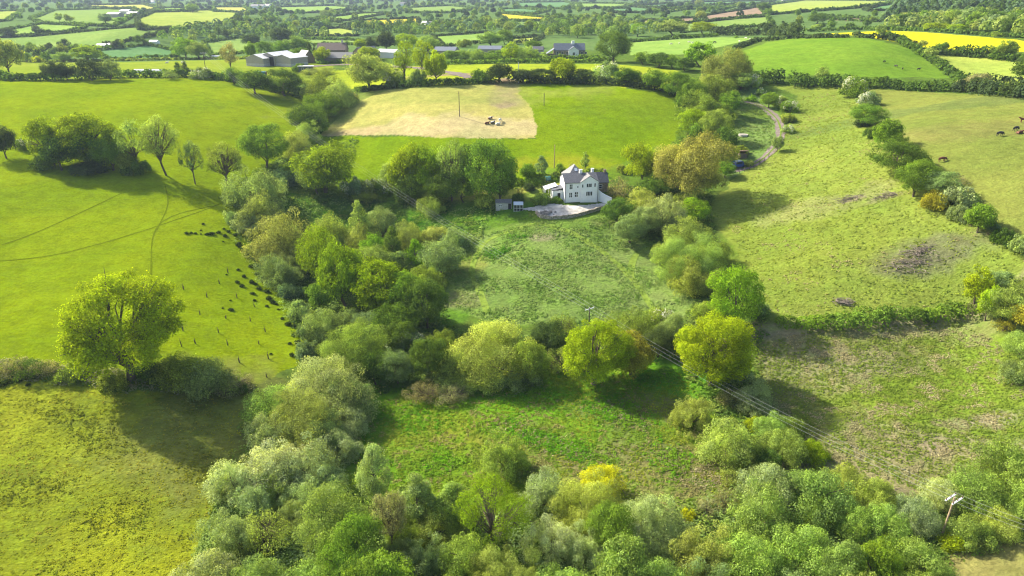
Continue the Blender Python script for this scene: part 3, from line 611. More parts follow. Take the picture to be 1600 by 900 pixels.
def roof_gable(mb, x0, x1, y0, y1, ze, zr, along='x', over=.25, th=.16, xr=None):
    if along == 'x':
        ym = (y0 + y1) / 2; sl = (zr - ze) / (ym - y0)
        prof = [(y0-over, ze-over*sl), (ym, zr), (y1+over, ze-over*sl), (y1+over, ze-over*sl+th), (ym, zr+th), (y0-over, ze-over*sl+th)]
        n = 6; vs = [(x0-over*.6, y, z) for y, z in prof] + [(x1+over*.6, y, z) for y, z in prof]
    else:
        xm = (x0 + x1) / 2; sl = (zr - ze) / (xm - x0)
        prof = [(x0-over, ze-over*sl), (xm, zr), (x1+over, ze-over*sl), (x1+over, ze-over*sl+th), (xm, zr+th), (x0-over, ze-over*sl+th)]
        n = 6; vs = [(x, y0-over*.6, z) for x, z in prof] + [(x, y1+over*.6, z) for x, z in prof]
    fs = [(i, (i+1) % n, (i+1) % n + n, i+n) for i in range(n)] + [(0,5,4,1), (1,4,3,2), (6,7,10,11), (7,8,9,10)]
    mb.add(vs, fs)
def walls(mb, x0, x1, y0, y1, ze, zr, along='x', zb=-2.0):
    if along == 'x':
        ym = (y0 + y1) / 2
        vs = [(x0,y0,zb),(x1,y0,zb),(x1,y1,zb),(x0,y1,zb),(x0,y0,ze),(x1,y0,ze),(x1,y1,ze),(x0,y1,ze),(x0,ym,zr),(x1,ym,zr)]
        mb.add(vs, [(0,1,5,4),(1,2,6,9,5),(2,3,7,6),(3,0,4,8,7),(0,3,2,1)])
    else:
        xm = (x0 + x1) / 2
        vs = [(x0,y0,zb),(x1,y0,zb),(x1,y1,zb),(x0,y1,zb),(x0,y0,ze),(x1,y0,ze),(x1,y1,ze),(x0,y1,ze),(xm,y0,zr),(xm,y1,zr)]
        mb.add(vs, [(0,1,5,8,4),(1,2,6,5),(2,3,7,9,6),(3,0,4,7),(0,3,2,1)])
# --- the white farmhouse
p0 = G(882, 317); HZ = float(p0[2]) + .15; h = empty('white_house', (p0[0], p0[1], HZ), R(8)); L, D = 9.2, 6.6
tag(h, 'large white rendered farmhouse with grey slate roofs beside the pale gravel yard', 'house')
a = MB(); walls(a, 0, L, 0, D, 5.3, 6.95, 'x'); a.build('wall', M['white'], h)
a = MB(); walls(a, L-5.0, L-.02, -.32, D*.45, 5.34, 6.95, 'y'); a.build('front_gable', M['white'], h)
a = MB(); roof_gable(a, 0, L-.2, 0, D, 5.3, 6.97); ro = a.build('roof', M['slate'], h)
a = MB(); a.box(L-4.7, L-3.9, D/2-.3, D/2+.3, 6.6, 7.9); a.box(L-4.75, L-3.85, D/2-.35, D/2+.35, 7.9, 8.0); a.build('chimney', M['white'], ro)
a = MB(); roof_gable(a, L-5.0, L-.02, -.32, D*.5, 5.36, 6.99, 'y', .2); a.build('gable_roof', M['slate2'], h)
a = MB(); a.box(2.0, 7.3, D, D+5.5, -2, 4.95); a.build('rear_wing_wall', M['white'], h)
a = MB(); a.add([(1.5, D-1.6, 5.0), (7.7, D-1.6, 5.0), (7.7, D+5.8, 5.0), (1.5, D+5.8, 5.0), (4.4, D+1.8, 8.2), (4.4, D+2.6, 8.2)], [(0,1,4), (1,2,5,4), (2,3,5), (3,0,4,5), (0,3,2,1)]); rr = a.build('rear_roof', M['slate2'], h)
a = MB(); sl = 3.9 / 3.4; a.add([(4.1, D+.2, 6.78), (4.9, D+.2, 6.78), (4.9, D+.9, 7.44), (4.1, D+.9, 7.44)], [(0,1,2,3)]); a.add([(4.1, D+.2, 6.6), (4.9, D+.2, 6.6), (4.9, D+.9, 7.2), (4.1, D+.9, 7.2)], [(3,2,1,0)]); a.build('skylight', M['sky_glass'], rr)
a = MB(); walls(a, L-.6, L+4.4, D-.5, D+4.0, 3.6, 5.6, 'x'); an = a.build('annexe_wall', M['stone'], h); window(an, L+2.2, 2.4, .8, 1.0, D-.5); window(an, L+.9, 1.6, .7, 1.4, D-.5)
a = MB(); roof_gable(a, L-.6, L+4.4, D-.5, D+4.0, 3.6, 5.7); ar = a.build('annexe_roof', M['slate'], h)
a = MB(); t_ = 2.0/2.25; a.add([(L+2.0, D+.1, 3.98+.2), (L+3.0, D+.1, 3.98+.2), (L+3.0, D+1.0, 4.98), (L+2.0, D+1.0, 4.98)], [(0,1,2,3)]); a.add([(L+2.0, D+.1, 4.12), (L+3.0, D+.1, 4.12), (L+3.0, D+1.0, 4.92), (L+2.0, D+1.0, 4.92)], [(3,2,1,0)]); a.build('skylight', M['sky_glass'], ar)
a = MB(); a.box(L-.75, L-.05, D-1.1, D-.52, 3.0, 7.5); a.box(L-.8, L, D-1.15, D-.47, 7.5, 7.6); a.build('chimney', M['white'], h)
a = MB(); a.box(L+3.6, L+4.2, D+1.5, D+2.1, 5.0, 6.6); a.build('chimney', M['stone'], h)
for x, z, ww, hh, pn in ((1.65,4.2,.75,1.25,(2,2)), (1.6,1.95,.75,1.25,(2,2)), (3.15,2.05,.8,1.3,(2,2)), (3.5,4.1,.25,.5,(1,1)), (4.75,4.4,.32,.8,(1,1)), (6.5,4.5,1.35,.95,(3,1)), (8.1,4.55,.34,.95,(1,1)), (6.6,2.25,1.6,1.1,(4,1))): window(h, x, z, ww, hh, -.32 if x > 4.2 else 0, pn)
window(h, 2.2, 4.3, .5, .9, 0, (1, 2), False)
a = MB(); a.tube([(.12,-.1,-1), (.12,-.1,5.2)], [.06,.06], 6); a.build('drainpipe', M['rub'], h)
a = MB(); a.tube([(L-.25,-.42,-1), (L-.25,-.42,5.2)], [.06,.06], 6); a.build('drainpipe', M['rub'], h)
a = MB(); a.box(-2.9, 0, 2.2, 5.4, -2, 2.7); ew = a.build('side_extension', M['white'], h)
a = MB(); a.box(-1.5, -.75, 2.10, 2.19, 0, 2.0); a.build('door', M['dark'], ew)
a = MB(); a.add([(-3.1, 1.9, 2.72), (0, 1.9, 3.3), (0, 5.6, 3.3), (-3.1, 5.6, 2.72), (-3.1, 1.9, 2.86), (0, 1.9, 3.44), (0, 5.6, 3.44), (-3.1, 5.6, 2.86)], [(0,3,2,1), (4,5,6,7), (0,1,5,4), (1,2,6,5), (2,3,7,6), (3,0,4,7)]); a.build('extension_roof', M['slate'], h)
a = MB(); a.add([(-4.6, 3.8, 2.55), (-1.2, 3.8, 3.5), (-1.2, 7.4, 3.5), (-4.6, 7.4, 2.55), (-4.6, 3.8, 2.65), (-1.2, 3.8, 3.62), (-1.2, 7.4, 3.62), (-4.6, 7.4, 2.65)], [(0,3,2,1), (4,5,6,7), (0,1,5,4), (1,2,6,5), (2,3,7,6), (3,0,4,7)]); co = a.build('conservatory_roof', M['wsheet'], h)
a = MB()
for x, y in ((-4.5,3.9), (-4.5,7.2), (-2.95,7.2), (-4.5,5.5)): a.box(x-.06, x+.06, y-.06, y+.06, -1.5, 2.6)
a.box(-4.56, -3.0, 3.95, 4.0, -1.5, .8); a.build('conservatory_frame', M['white'], h)
# curved garden wall
a = MB(); cv = [(L+.02,.4), (L+.8,-.2), (L+1.6,-1.0), (L+2.3,-2.0), (L+2.8,-3.1)]; hs = [2.9, 2.3, 1.9, 1.7, 1.6]
for i in range(4):
    (x0,y0),(x1,y1) = cv[i], cv[i+1]; a.add([(x0,y0,-2),(x1,y1,-2),(x1,y1,hs[i+1]),(x0,y0,hs[i]),(x0+.22,y0+.22,-2),(x1+.22,y1+.22,-2),(x1+.22,y1+.22,hs[i+1]),(x0+.22,y0+.22,hs[i])], [(0,1,2,3),(5,4,7,6),(3,2,6,7),(0,3,7,4),(1,5,6,2)])
o = a.build('garden_wall', M['white']); o.location = h.location; o.rotation_euler = h.rotation_euler; o.location.x += .03; tag(o, 'white curved wall sweeping down from the right corner of the white house', 'wall')
# draped patches
def patch(name, pts, m, dz=.07, cell=.45, kind='structure', label=None, cat=None):
    W = wpoly(pts, 4); lo, hi = W.min(0), W.max(0); nx, ny = [max(2, int(v / cell)) for v in (hi - lo)]
    xs = np.linspace(lo[0], hi[0], nx + 1); ys = np.linspace(lo[1], hi[1], ny + 1); gx, gy = np.meshgrid(xs, ys, indexing='ij')
    cxm = (gx[:-1,:-1] + gx[1:,1:]) / 2; cym = (gy[:-1,:-1] + gy[1:,1:]) / 2; ins = pip(cxm, cym, W)
    idx = np.arange(gx.size).reshape(gx.shape); F = np.stack([idx[:-1,:-1], idx[1:,:-1], idx[1:,1:], idx[:-1,1:]], -1)[ins]
    used = np.unique(F); mp_ = -np.ones(gx.size, int); mp_[used] = np.arange(len(used)); V = np.stack([gx, gy, H(gx, gy) + dz], -1).reshape(-1, 3)[used]
    o = link(name, np_mesh(name, V, mp_[F], [m])); tag(o, label, cat, None, kind); return o
patch('yard', [(812,327),(835,323),(862,318),(885,321),(915,321),(946,317),(948,323),(925,330),(890,337),(858,339),(842,334),(835,330)], M['gravel'])
patch('lawn', [(818,303),(835,296),(868,297),(876,308),(850,312),(822,311)], M['mown'], .05)
ribbon('lane', [(1140,268),(1158,264),(1180,256),(1196,245),(1208,233),(1216,222),(1220,208),(1218,196),(1213,186),(1203,176),(1192,168),(1178,162),(1166,158)], 2.9, M['grav2'], .09)
ribbon('lane_verge', [(1158,264),(1180,256),(1196,245),(1208,233),(1216,222),(1220,208),(1218,196),(1213,186),(1203,176),(1192,168),(1178,162)], .5, M['verge'], .13)
ribbon('farm_lane', [(470,106),(500,103),(540,101),(590,102),(650,106),(700,113),(735,122)], 5, M['grav2'], .12)
for pts, wd in (([(890,362),(940,392),(985,433),(1012,470),(1022,488)], 1.5), ([(985,433),(990,405),(1005,392),(1030,382)], 1.4), ([(842,348),(800,360),(760,378),(742,405),(738,430),(752,462),(762,490)], 1.3), ([(842,348),(870,356),(890,362)], 1.3)): ribbon('mown_path', pts, wd, M['mown'], .05)
for pts in ([(2,383),(60,362),(120,335),(190,302)], [(0,408),(110,393),(220,362),(300,335),(345,318)], [(330,322),(265,340),(240,368),(236,430)], [(258,290),(262,320),(245,360)]): ribbon('trodden_path', pts, .30, M['tread'], .05)
# stone retaining wall round the yard
def stone_wall(name, label, pts, ht, wd, m, over=.5):
    P3 = Gp(dens_open(pts, 4)); a = MB(); n = len(P3); rr = random.Random(3); prev = None
    for i in range(n):
        t = P3[min(i+1, n-1)] - P3[max(i-1, 0)]; t = t / np.linalg.norm(t[:2]); nx_, ny_ = -t[1]*wd/2, t[0]*wd/2; hh = ht * rr.uniform(.82, 1.12); z = P3[i][2]
        ring = [(P3[i][0]-nx_*1.25, P3[i][1]-ny_*1.25, z-.6), (P3[i][0]+nx_*1.25, P3[i][1]+ny_*1.25, z-.6), (P3[i][0]+nx_, P3[i][1]+ny_, z+hh), (P3[i][0]-nx_, P3[i][1]-ny_, z+hh*1.03)]
        if prev: a.add(prev + ring, [(0,4,5,1), (1,5,6,2), (2,6,7,3), (3,7,4,0)])
        prev = ring
    o = a.build(name, m); tag(o, label, 'wall'); return o
stone_wall('stone_wall', 'rough stone retaining wall along the near edge of the gravel yard', [(838,333),(845,340),(860,342),(885,341),(910,336),(932,329),(948,324)], .8, .5, M['dstone'])
def rocks(name, label, cx, cy, n, rad, sz, m, cat):
    g = G(cx, cy); a = MB(); rr = random.Random(5)
    for _ in range(n):
        q = abs(rr.gauss(0, .5)); an = rr.uniform(0, 6.28); x, y = g[0] + math.cos(an)*rad*q, g[1] + math.sin(an)*rad*.5*q; s = sz * rr.uniform(.5, 1.2); z = float(H(x, y)) + max(0, (1-q))*.5
        vs = [(x + s*rr.uniform(.35,.6)*sx, y + s*rr.uniform(.35,.6)*sy, z + s*(.15 + rr.uniform(.3,.55)*sz_)) for sz_ in (-1, 1) for sx, sy in ((-1,-1),(1,-1),(1,1),(-1,1))]
        a.add(vs, [(0,3,2,1),(4,5,6,7),(0,1,5,4),(1,2,6,5),(2,3,7,6),(3,0,4,7)])
    o = a.build(name, m); tag(o, label, cat); return o
rocks('rubble_heap', 'heap of broken stone at the left end of the gravel yard', 852, 334, 46, 2.6, .6, M['rock'], 'rubble')
# sheds by the yard
def shed(name, label, cx, cy, W, Dp, e, rdg, wm, rm, cat='shed', rz=0, along='x', door=True):
    g = G(cx, cy); r_ = empty(name, (g[0], g[1], g[2] + .05), rz); tag(r_, label, cat)
    a = MB(); walls(a, -W/2, W/2, 0, Dp, e, rdg, along, -1.2); a.build('wall', wm, r_); a = MB(); roof_gable(a, -W/2, W/2, 0, Dp, e, rdg+.03, along, .15, .1); a.build('roof', rm, r_)
    if door: a = MB(); a.box(W*.28, W*.28+.8, -.05, -.003, 0, min(1.9, e*.9)); a.build('door', M['dark'], r_); window(r_, -W*.2, e*.6, .6, .5, 0, (2, 1))
    return r_
shed('garden_shed', 'low cream block shed with a grey roof left of the gravel yard', 787, 328, 4.3, 2.6, 1.9, 2.5, M['block'], M['slate2'])
g = G(810, 330); gh = empty('greenhouse', (g[0], g[1], g[2]), 0); tag(gh, 'small greenhouse with a pale glass roof beside the cream shed', 'greenhouse')
a = MB()
for x in (-1.2, -.4, .4, 1.2):
    for y in (0, 1.8): a.box(x-.04, x+.04, y-.04, y+.04, -.3, 1.7)
for z in (.0, .8, 1.66): a.box(-1.2, 1.2, -.03, .03, z, z+.06); a.box(-1.2, 1.2, 1.77, 1.83, z, z+.06); a.box(-1.23, -1.17, .04, 1.76, z, z+.06); a.box(1.17, 1.23, .04, 1.76, z, z+.06)
a.build('frame', M['white'], gh); a = MB(); roof_gable(a, -1.25, 1.25, 0, 1.8, 1.74, 2.35, 'x', .08, .05); a.build('roof', M['sky_glass'], gh); a = MB(); a.box(-1.15, 1.15, .035, .05, .07, 1.64); a.box(-1.15, 1.15, 1.75, 1.765, .07, 1.64); a.build('pane', M['glass'], gh)
g = G(856, 284); o = empty('water_tank', (g[0], g[1], g[2]), .2); tag(o, 'blue-green water tank on a stand in the garden behind the white house', 'water tank')
a = MB()
for x, y in ((-.5,-.4), (.5,-.4), (.5,.4), (-.5,.4)): a.box(x-.06, x+.06, y-.06, y+.06, -.2, .5)
a.build('stand', M['wood'], o); a = MB(); a.box(-.7, .7, -.55, .55, .5, 1.4); a.build('tank_body', M['teal'], o); a = MB(); a.box(-.76, .76, -.61, .61, 1.403, 1.5); a.build('lid', M['teal'], o)
# van
g = G(1153, 262); v_ = empty('parked_van', (g[0], g[1], g[2] + .12), R(25)); tag(v_, 'blue van with a paler roof parked at the bottom of the curving lane', 'van')
a = MB(); prof = [(-2.1,.35),(-2.1,1.0),(-1.9,1.75),(-1.6,1.95),(.7,1.95),(1.3,1.25),(2.0,1.05),(2.15,.7),(2.15,.35)]
a.prism(prof, -.9, .9); b_ = a.build('body', M['blue'], v_)
a = MB(); a.box(-1.6, .65, -.8, .8, 1.953, 2.0); a.build('roof_panel', M['wsheet'], b_)
for s in (-1, 1):
    a = MB(); a.box(-1.6, -.3, s*.905 - .01, s*.905 + .01, 1.2, 1.75); a.box(-.2, .7, s*.905 - .01, s*.905 + .01, 1.2, 1.75); a.build('side_window', M['glass'], b_)
a = MB(); a.add([(.78,-.78,1.88),(.78,.78,1.88),(1.3,.78,1.29),(1.3,-.78,1.29)], [(0,3,2,1)]); a.build('windscreen', M['glass'], b_)
a = MB(); a.box(-2.115, -2.05, -.7, .7, 1.15, 1.6); a.build('rear_window', M['glass'], b_)
for x in (-1.35, 1.35):
    for s in (-.82, .82): a = MB(); a.tube([(x, s-.12, .32), (x, s+.12, .32)], [.33, .33], 14); a.build('wheel', M['rub'], v_)
# log store
g = G(1159, 247); o = empty('log_store', (g[0], g[1], g[2]), R(10)); tag(o, 'small open-fronted log store with a sagging tin roof above the blue van', 'log store')
a = MB()
for x, y in ((-1.4,-.9), (1.4,-.9), (1.4,.9), (-1.4,.9)): a.box(x-.07, x+.07, y-.07, y+.07, -.3, 2.0)
a.box(-1.4, 1.4, .97, 1.0, 0, 1.9); a.build('frame', M['wood'], o); a = MB(); a.add([(-1.7,-1.2,2.35),(1.7,-1.2,2.3),(1.7,1.2,2.0),(-1.7,1.2,2.02),(-1.7,-1.2,2.41),(1.7,-1.2,2.36),(1.7,1.2,2.06),(-1.7,1.2,2.08)], [(0,3,2,1),(4,5,6,7),(0,1,5,4),(1,2,6,5),(2,3,7,6),(3,0,4,7)]); a.build('roof', M['rust'], o)
a = MB(); rq = random.Random(2)
for i in range(60): x = -1.15 + (i % 10)*.25; z = .12 + (i // 10)*.23; a.tube([(x, -.75, z), (x, .8, z)], [.11, .11], 7)
a.build('logs', M['stick'], o); tag(o.children[-1], kind='stuff')
g = G(1161, 212); a = MB(); a.tube([(0,0,-.2), (0,0,.45)], [1.5, 1.5], 28); a.tube([(0,0,.45), (0,0,.46)], [1.3, 1.3], 24, 1); o = a.build('water_trough', [M['block'], M['rock']], None, (g[0], g[1], g[2])); tag(o, 'round grey concrete trough in the rough paddock inside the lane bend', 'trough')
# --- farm buildings
def gbuild(name, label, cx, cy, W, Lg, e, rdg, wm, rm, rz, cat='barn', plinth=None, door=None, chimney=None, wins=(), lift=.1):
    g = G(cx, cy); r_ = empty(name, (g[0], g[1], g[2] + lift), rz); tag(r_, label, cat)
    a = MB(); walls(a, -W/2, W/2, 0, Lg, e, rdg, 'y', -3); a.build('wall', wm, r_)
    a = MB(); roof_gable(a, -W/2, W/2, 0, Lg, e, rdg+.04, 'y', .35, .15); rf = a.build('roof', rm, r_)
    if plinth: a = MB(); t = .06; a.box(-W/2-t, W/2+t, -t, Lg+t, -3, plinth); a.build('block_base', M['block'], r_)
    if door: a = MB(); a.box(door[0], door[1], -.12, -.065, -.5, door[2]); a.build('doorway_shade', M['dark'], r_)  # near-black panel paints the barn's inner shade onto the solid wall
    if chimney: a = MB(); x, y, zt, mm = chimney; a.box(x-.45, x+.45, y-.45, y+.45, e, zt); a.build('chimney', M[mm], rf)
    for x, z, ww, hh in wins: window(r_, x, z, ww, hh, 0)
    return r_
bA = -22
gbuild('barn', 'left one of the three grey farm barns, timber-clad over pale blockwork', 399, 104, 10.5, 13, 3.7, 5.4, M['board'], M['tin'], R(bA), plinth=1.3)
gbuild('open_barn', 'middle barn of three, its open front painted as dark shade, with the highest roof', 420, 103, 7.6, 15, 4.7, 6.0, M['board'], M['tin'], R(bA), door=(-3.5, 3.5, 4.2))
gbuild('barn', 'right one of the three grey farm barns with a light tin roof', 443, 104, 10.0, 12, 3.9, 5.3, M['board'], M['tin'], R(bA - 4), plinth=1.3)
gbuild('farmhouse', 'farmhouse with a brown tiled roof and tall pale chimney beyond the barns', 543, 92, 8, 15, 4.8, 8.0, M['stone'], M['tile'], R(90), cat='house', chimney=(0, 2, 9.6, 'block'))
gbuild('farm_outbuilding', 'long low outbuilding with a pale slate roof before the brown-roofed farmhouse', 552, 97, 7, 18, 2.3, 4.6, M['stone'], M['slate2'], R(90), cat='outbuilding')
gbuild('farm_outbuilding', 'slate-roofed outbuilding standing end-on right of the brown-roofed farmhouse', 560, 95, 8, 12, 3.8, 6.5, M['stone'], M['slate2'], R(-35), cat='outbuilding')
gbuild('farm_outbuilding', 'small steep grey-roofed building left of the brown-roofed farmhouse', 484, 98, 6, 8, 2.6, 5.6, M['stone'], M['slate2'], R(40), cat='outbuilding')
gbuild('white_shed', 'low white-roofed shed half hidden behind the yellow-green trees', 622, 90, 7, 11, 2.8, 4.0, M['white'], M['wsheet'], R(70), cat='shed')
gbuild('long_shed', 'leftmost of the three low blue-grey-roofed sheds', 714, 86, 10, 12, 2.4, 4.1, M['board'], M['lead'], R(80), cat='shed')
gbuild('long_shed', 'middle one of the three low blue-grey-roofed sheds', 784, 84, 10, 13, 2.6, 4.1, M['board'], M['lead'], R(84), cat='shed')
gbuild('long_shed', 'small dark-roofed shed just left of the slate-roofed house', 849, 84, 5, 7, 2.2, 3.7, M['board'], M['slate'], R(80), cat='shed')
# slate-roofed house
g = G(866, 91); s_ = empty('slate_house', (g[0], g[1], g[2] + .1), R(2)); tag(s_, 'stone house with blue-grey slate roof and white central gable on the skyline hedge', 'house')
sc = project(g)[2] / FPX; W = 48 * sc
a = MB(); walls(a, 0, W, 0, 6.5, 3.9, 6.8, 'x'); a.build('wall', M['stone'], s_); a = MB(); roof_gable(a, 0, W, 0, 6.5, 3.9, 6.9); rf = a.build('roof', M['lead'], s_)
x0 = 22 * sc; a = MB(); walls(a, x0, x0 + 5.2, -1.6, 3, 3.9, 5.5, 'y'); a.build('gable_wall', M['white'], s_); a = MB(); roof_gable(a, x0, x0 + 5.2, -1.6, 3.2, 3.9, 5.6, 'y', .3); a.build('gable_roof', M['lead'], s_)
a = MB(); a.box(x0+1.9, x0+3.3, 2.6, 3.8, 5.5, 8.2); a.build('chimney', M['white'], rf)
a = MB(); a.add([(-4.5,0,1.6),(0,0,4.4),(0,6,4.4),(-4.5,6,1.6),(-4.5,0,1.75),(0,0,4.55),(0,6,4.55),(-4.5,6,1.75)], [(0,3,2,1),(4,5,6,7),(0,1,5,4),(1,2,6,5),(2,3,7,6),(3,0,4,7)]); a.build('lean_to_roof', M['lead'], s_); a = MB(); a.box(-4.2, -.01, .3, 5.8, -2, 1.75); a.build('lean_to_wall', M['stone'], s_)
for x in (1.6, 4.2, 6.6, x0+7, x0+9): window(s_, x, 2.4, 1.0, 1.2, 0)
window(s_, x0+2.6, 2.2, 1.1, 1.2, -1.6)
# small things of the farm meadow
g = G(478, 114); o = empty('shepherd_hut', (g[0], g[1], g[2]), R(3)); tag(o, 'small dark hut with a pale flat roof in the paddock below the barns', 'hut')
a = MB(); a.box(-3.2, 3.2, 0, 2.6, .5, 2.9); a.build('wall', M['slate'], o); a = MB(); a.box(-3.6, 3.6, -.4, 2.9, 2.903, 3.1); a.build('roof', M['wsheet'], o); window(o, -1.4, 1.8, .9, .9, 0); window(o, 1.2, 1.8, .7, .9, 0)
for x in (-2.6, 2.6): a = MB(); a.box(x-.15, x+.15, .3, 2.3, -.3, .5); a.build('leg', M['wood'], o)
for cx, cy, lab in ((408,118,'rounded grey-green animal shelter in the paddock below the barns'), (338,92,'rust-ended tank trailer on the far edge of the farm meadow')):
    g = G(cx, cy); a = MB(); a.tube([(-2.4,0,.9), (2.4,0,.9)], [1.0,1.0], 12); a.tube([(2.41,0,.9), (2.5,0,.9)], [1.01,1.01], 12, 1); o = a.build('animal_shelter' if cx > 400 else 'tank_trailer', [M['teal'] if cx > 400 else M['galv'], M['rust']], None, (g[0], g[1], g[2])); tag(o, lab, 'shelter' if cx > 400 else 'trailer')
for k, (cx, w_) in enumerate(((211,5.5), (220,4.5), (229,6.5), (241,3.5))):
    g = G(cx, 113.5); a = MB(); pr = [(math.cos(t)*1.3, max(-.3, math.sin(t)*1.5)) for t in np.linspace(0, math.pi, 9)]; a.prism(pr, 0, w_, 0, Matrix.Rotation(R(-90), 4, 'Z')); o = a.build('feed_bale', M['wsheet'], None, (g[0], g[1], g[2])); tag(o, f'{["leftmost","second","third","rightmost"][k]} white-wrapped bale on the farm meadow behind the long dark hedge', 'bale', 'white-wrapped bales on the farm meadow')
far = [(668,49,5,9,5.0,8.5,'white','slate',35,'white gabled house among the trees behind the sheds'), (700,43,7,20,3.4,5.4,'stone','slate2',82,'long grey house right of the white gabled one, far behind the sheds'), (639,47,4,6,3,4.5,'white','wsheet',60,'tiny white cottage in the far trees left of the white gabled house'),
 (494,42,6,12,2.8,4.0,'white','wsheet',80,'low white barn in the fields beyond the grey barns'), (405,14,9,14,4.5,7.5,'white','slate',80,'leftmost white house of the far row above the grey barns'), (414,14,9,14,4.5,7.5,'white','slate',80,'middle white house of the far row above the grey barns'), (423,14,9,12,5,8,'white','slate',70,'rightmost white house of the far row above the grey barns'),
 (205,22,9,13,3,4.6,'block','tin',75,'upper grey shed of the hilltop farm at the top left'), (190,27,9,14,3,4.6,'board','tin',80,'left grey shed of the hilltop farm at the top left'), (217,26,9,12,3,4.6,'board','tin',75,'right grey shed of the hilltop farm at the top left'),
 (168,76,4,7,2,2.8,'block','tin',80,'left low white shed in the valley at the upper left'), (179,75,3.5,4,2,2.8,'block','tin',80,'small white shed right of the low white one, upper left valley'), (248,70,4,6,2,2.8,'white','wsheet',82,'low white building in the trees left of the big green tree'),
 (242,5,8,14,3,5.5,'white','slate2',80,'pale house on the far skyline at the top left'), (636,9,8,14,4,6.5,'white','slate2',85,'pale house in the far hills at the top centre'), (1238,3,10,22,4,7,'board','slate',85,'dark farm roofs on the far skyline right of centre')]
for cx, cy, W, Lg, e, rd, wm, rm, az, lab in far: gbuild('distant_house' if 'hous' in lab or 'cottage' in lab else 'distant_shed', lab, cx, cy, W, Lg, e, rd, M[wm], M[rm], R(az), cat='house' if ('hous' in lab or 'cottage' in lab) else 'shed', lift=.3)
# --- power line
def ppole(label, cx, cy, ht, kind, m, rz=0, lean=0, ytop=None):
    g = G(cx, cy)
    if ytop: ht = solve_h(g, ytop)
    r_ = empty('power_pole', (g[0], g[1], g[2]), rz); r_.rotation_euler = (0, lean, rz); tag(r_, label, 'pole', 'wooden power poles')
    a = MB(); a.tube([(0,0,-.6), (0,0,ht)], [.14,.10], 10); a.build('post', m, r_)
    if kind == 'H':
        a = MB(); [a.box(-1.25, 1.25, s*.42-.1, s*.42+.1, ht-.35, ht-.22) for s in (-1, 1)]; a.build('crossarm', M['galv'], r_)
        for x in (-1.1, 0, 1.1):
            for s in (-1, 1): a = MB(); a.tube([(x, s*.42, ht-.22), (x, s*.42, ht+.08)], [.07,.05], 8); a.build('insulator', M['rust'], r_)
        tips = [(x, 0, ht+.05) for x in (-1.1, 0, 1.1)]
    elif kind == 'T':
        a = MB(); a.box(-1.15, 1.15, -.06, .06, ht-.3, ht-.16); a.build('crossarm', M['galv'] if m is M['dpole'] else M['wood'], r_)
        for x in (-1.05, 0, 1.05): a = MB(); a.tube([(x, 0, ht-.16 if x else ht), (x, 0, ht+.1)], [.06,.05], 8); a.build('insulator', M['wsheet'], r_)
        tips = [(x, 0, ht+.1) for x in (-1.05, 0, 1.05)]
    else: a = MB(); a.box(-.35, .35, -.05, .05, ht-.5, ht-.42); a.build('crossarm', M['wood'], r_); tips = [(0, 0, ht)]
    bpy.context.view_layer.update() if False else None
    Mx = Matrix.Translation(r_.location) @ Matrix.Rotation(rz, 4, 'Z') @ Matrix.Rotation(lean, 4, 'Y')
    return [Mx @ Vector(t) for t in tips]
A_p = ppole('power pole with crossarms in the farm meadow behind the long dark hedge', 323, 118, 9, 'T', M['dpole'], R(40), 0, 82)
B_p = ppole('power pole rising behind the bright yellow-green tree in the middle', 919, 530, 9, 'T', M['dpole'], R(35), 0, 481)
C_p = ppole('leaning pale power pole with a double crossarm, at the lower right', 1471, 838, 9, 'H', M['pole'], R(32), R(2), 778)
gD = G(1760, 960); D_p = [Vector((gD[0], gD[1], gD[2] + 8)) + (c - C_p[1]) for c in C_p]
gm_ = G(590, 312); B0 = [Vector((gm_[0], gm_[1], gm_[2] + 10)) + (c - B_p[1]) for c in B_p]
def wire(a, b, sag, label):
    mb = MB(); n = 26; pts = [a.lerp(b, i/n) - Vector((0, 0, sag*4*(i/n)*(1-i/n))) for i in range(n+1)]; mb.tube(pts, [.011]*(n+1), 5); o = mb.build('power_wire', M['wire']); tag(o, label, 'wire', 'wires of the power line')
for sp_, P_, Q_, sg in (('from the farm meadow to the middle pole', A_p, B_p, 4.0), ('from the middle pole to the leaning pole', B_p, C_p, 1.6), ('from the leaning pole out to the right', C_p, D_p, .8)):
    for k, wd_ in enumerate(('upper', 'middle', 'lower')): wire(P_[2-k], Q_[2-k], sg, f'{wd_} power wire {sp_}')
ppole('tall bare pole standing in the dry field', 718, 182, 9, 'S', M['dpole'], 0, 0, 143); ppole('thin pole in the green hill pasture right of the dry field', 850, 165, 6, 'S', M['dpole'], 0, 0, 145)
ppole('pole behind the garden left of the white house roof', 866, 262, 8, 'S', M['pole'], 0, 0, 226); ppole('pale pole by the gateway hedge at the top middle', 810, 129, 8, 'S', M['galv'], 0, 0, 97)
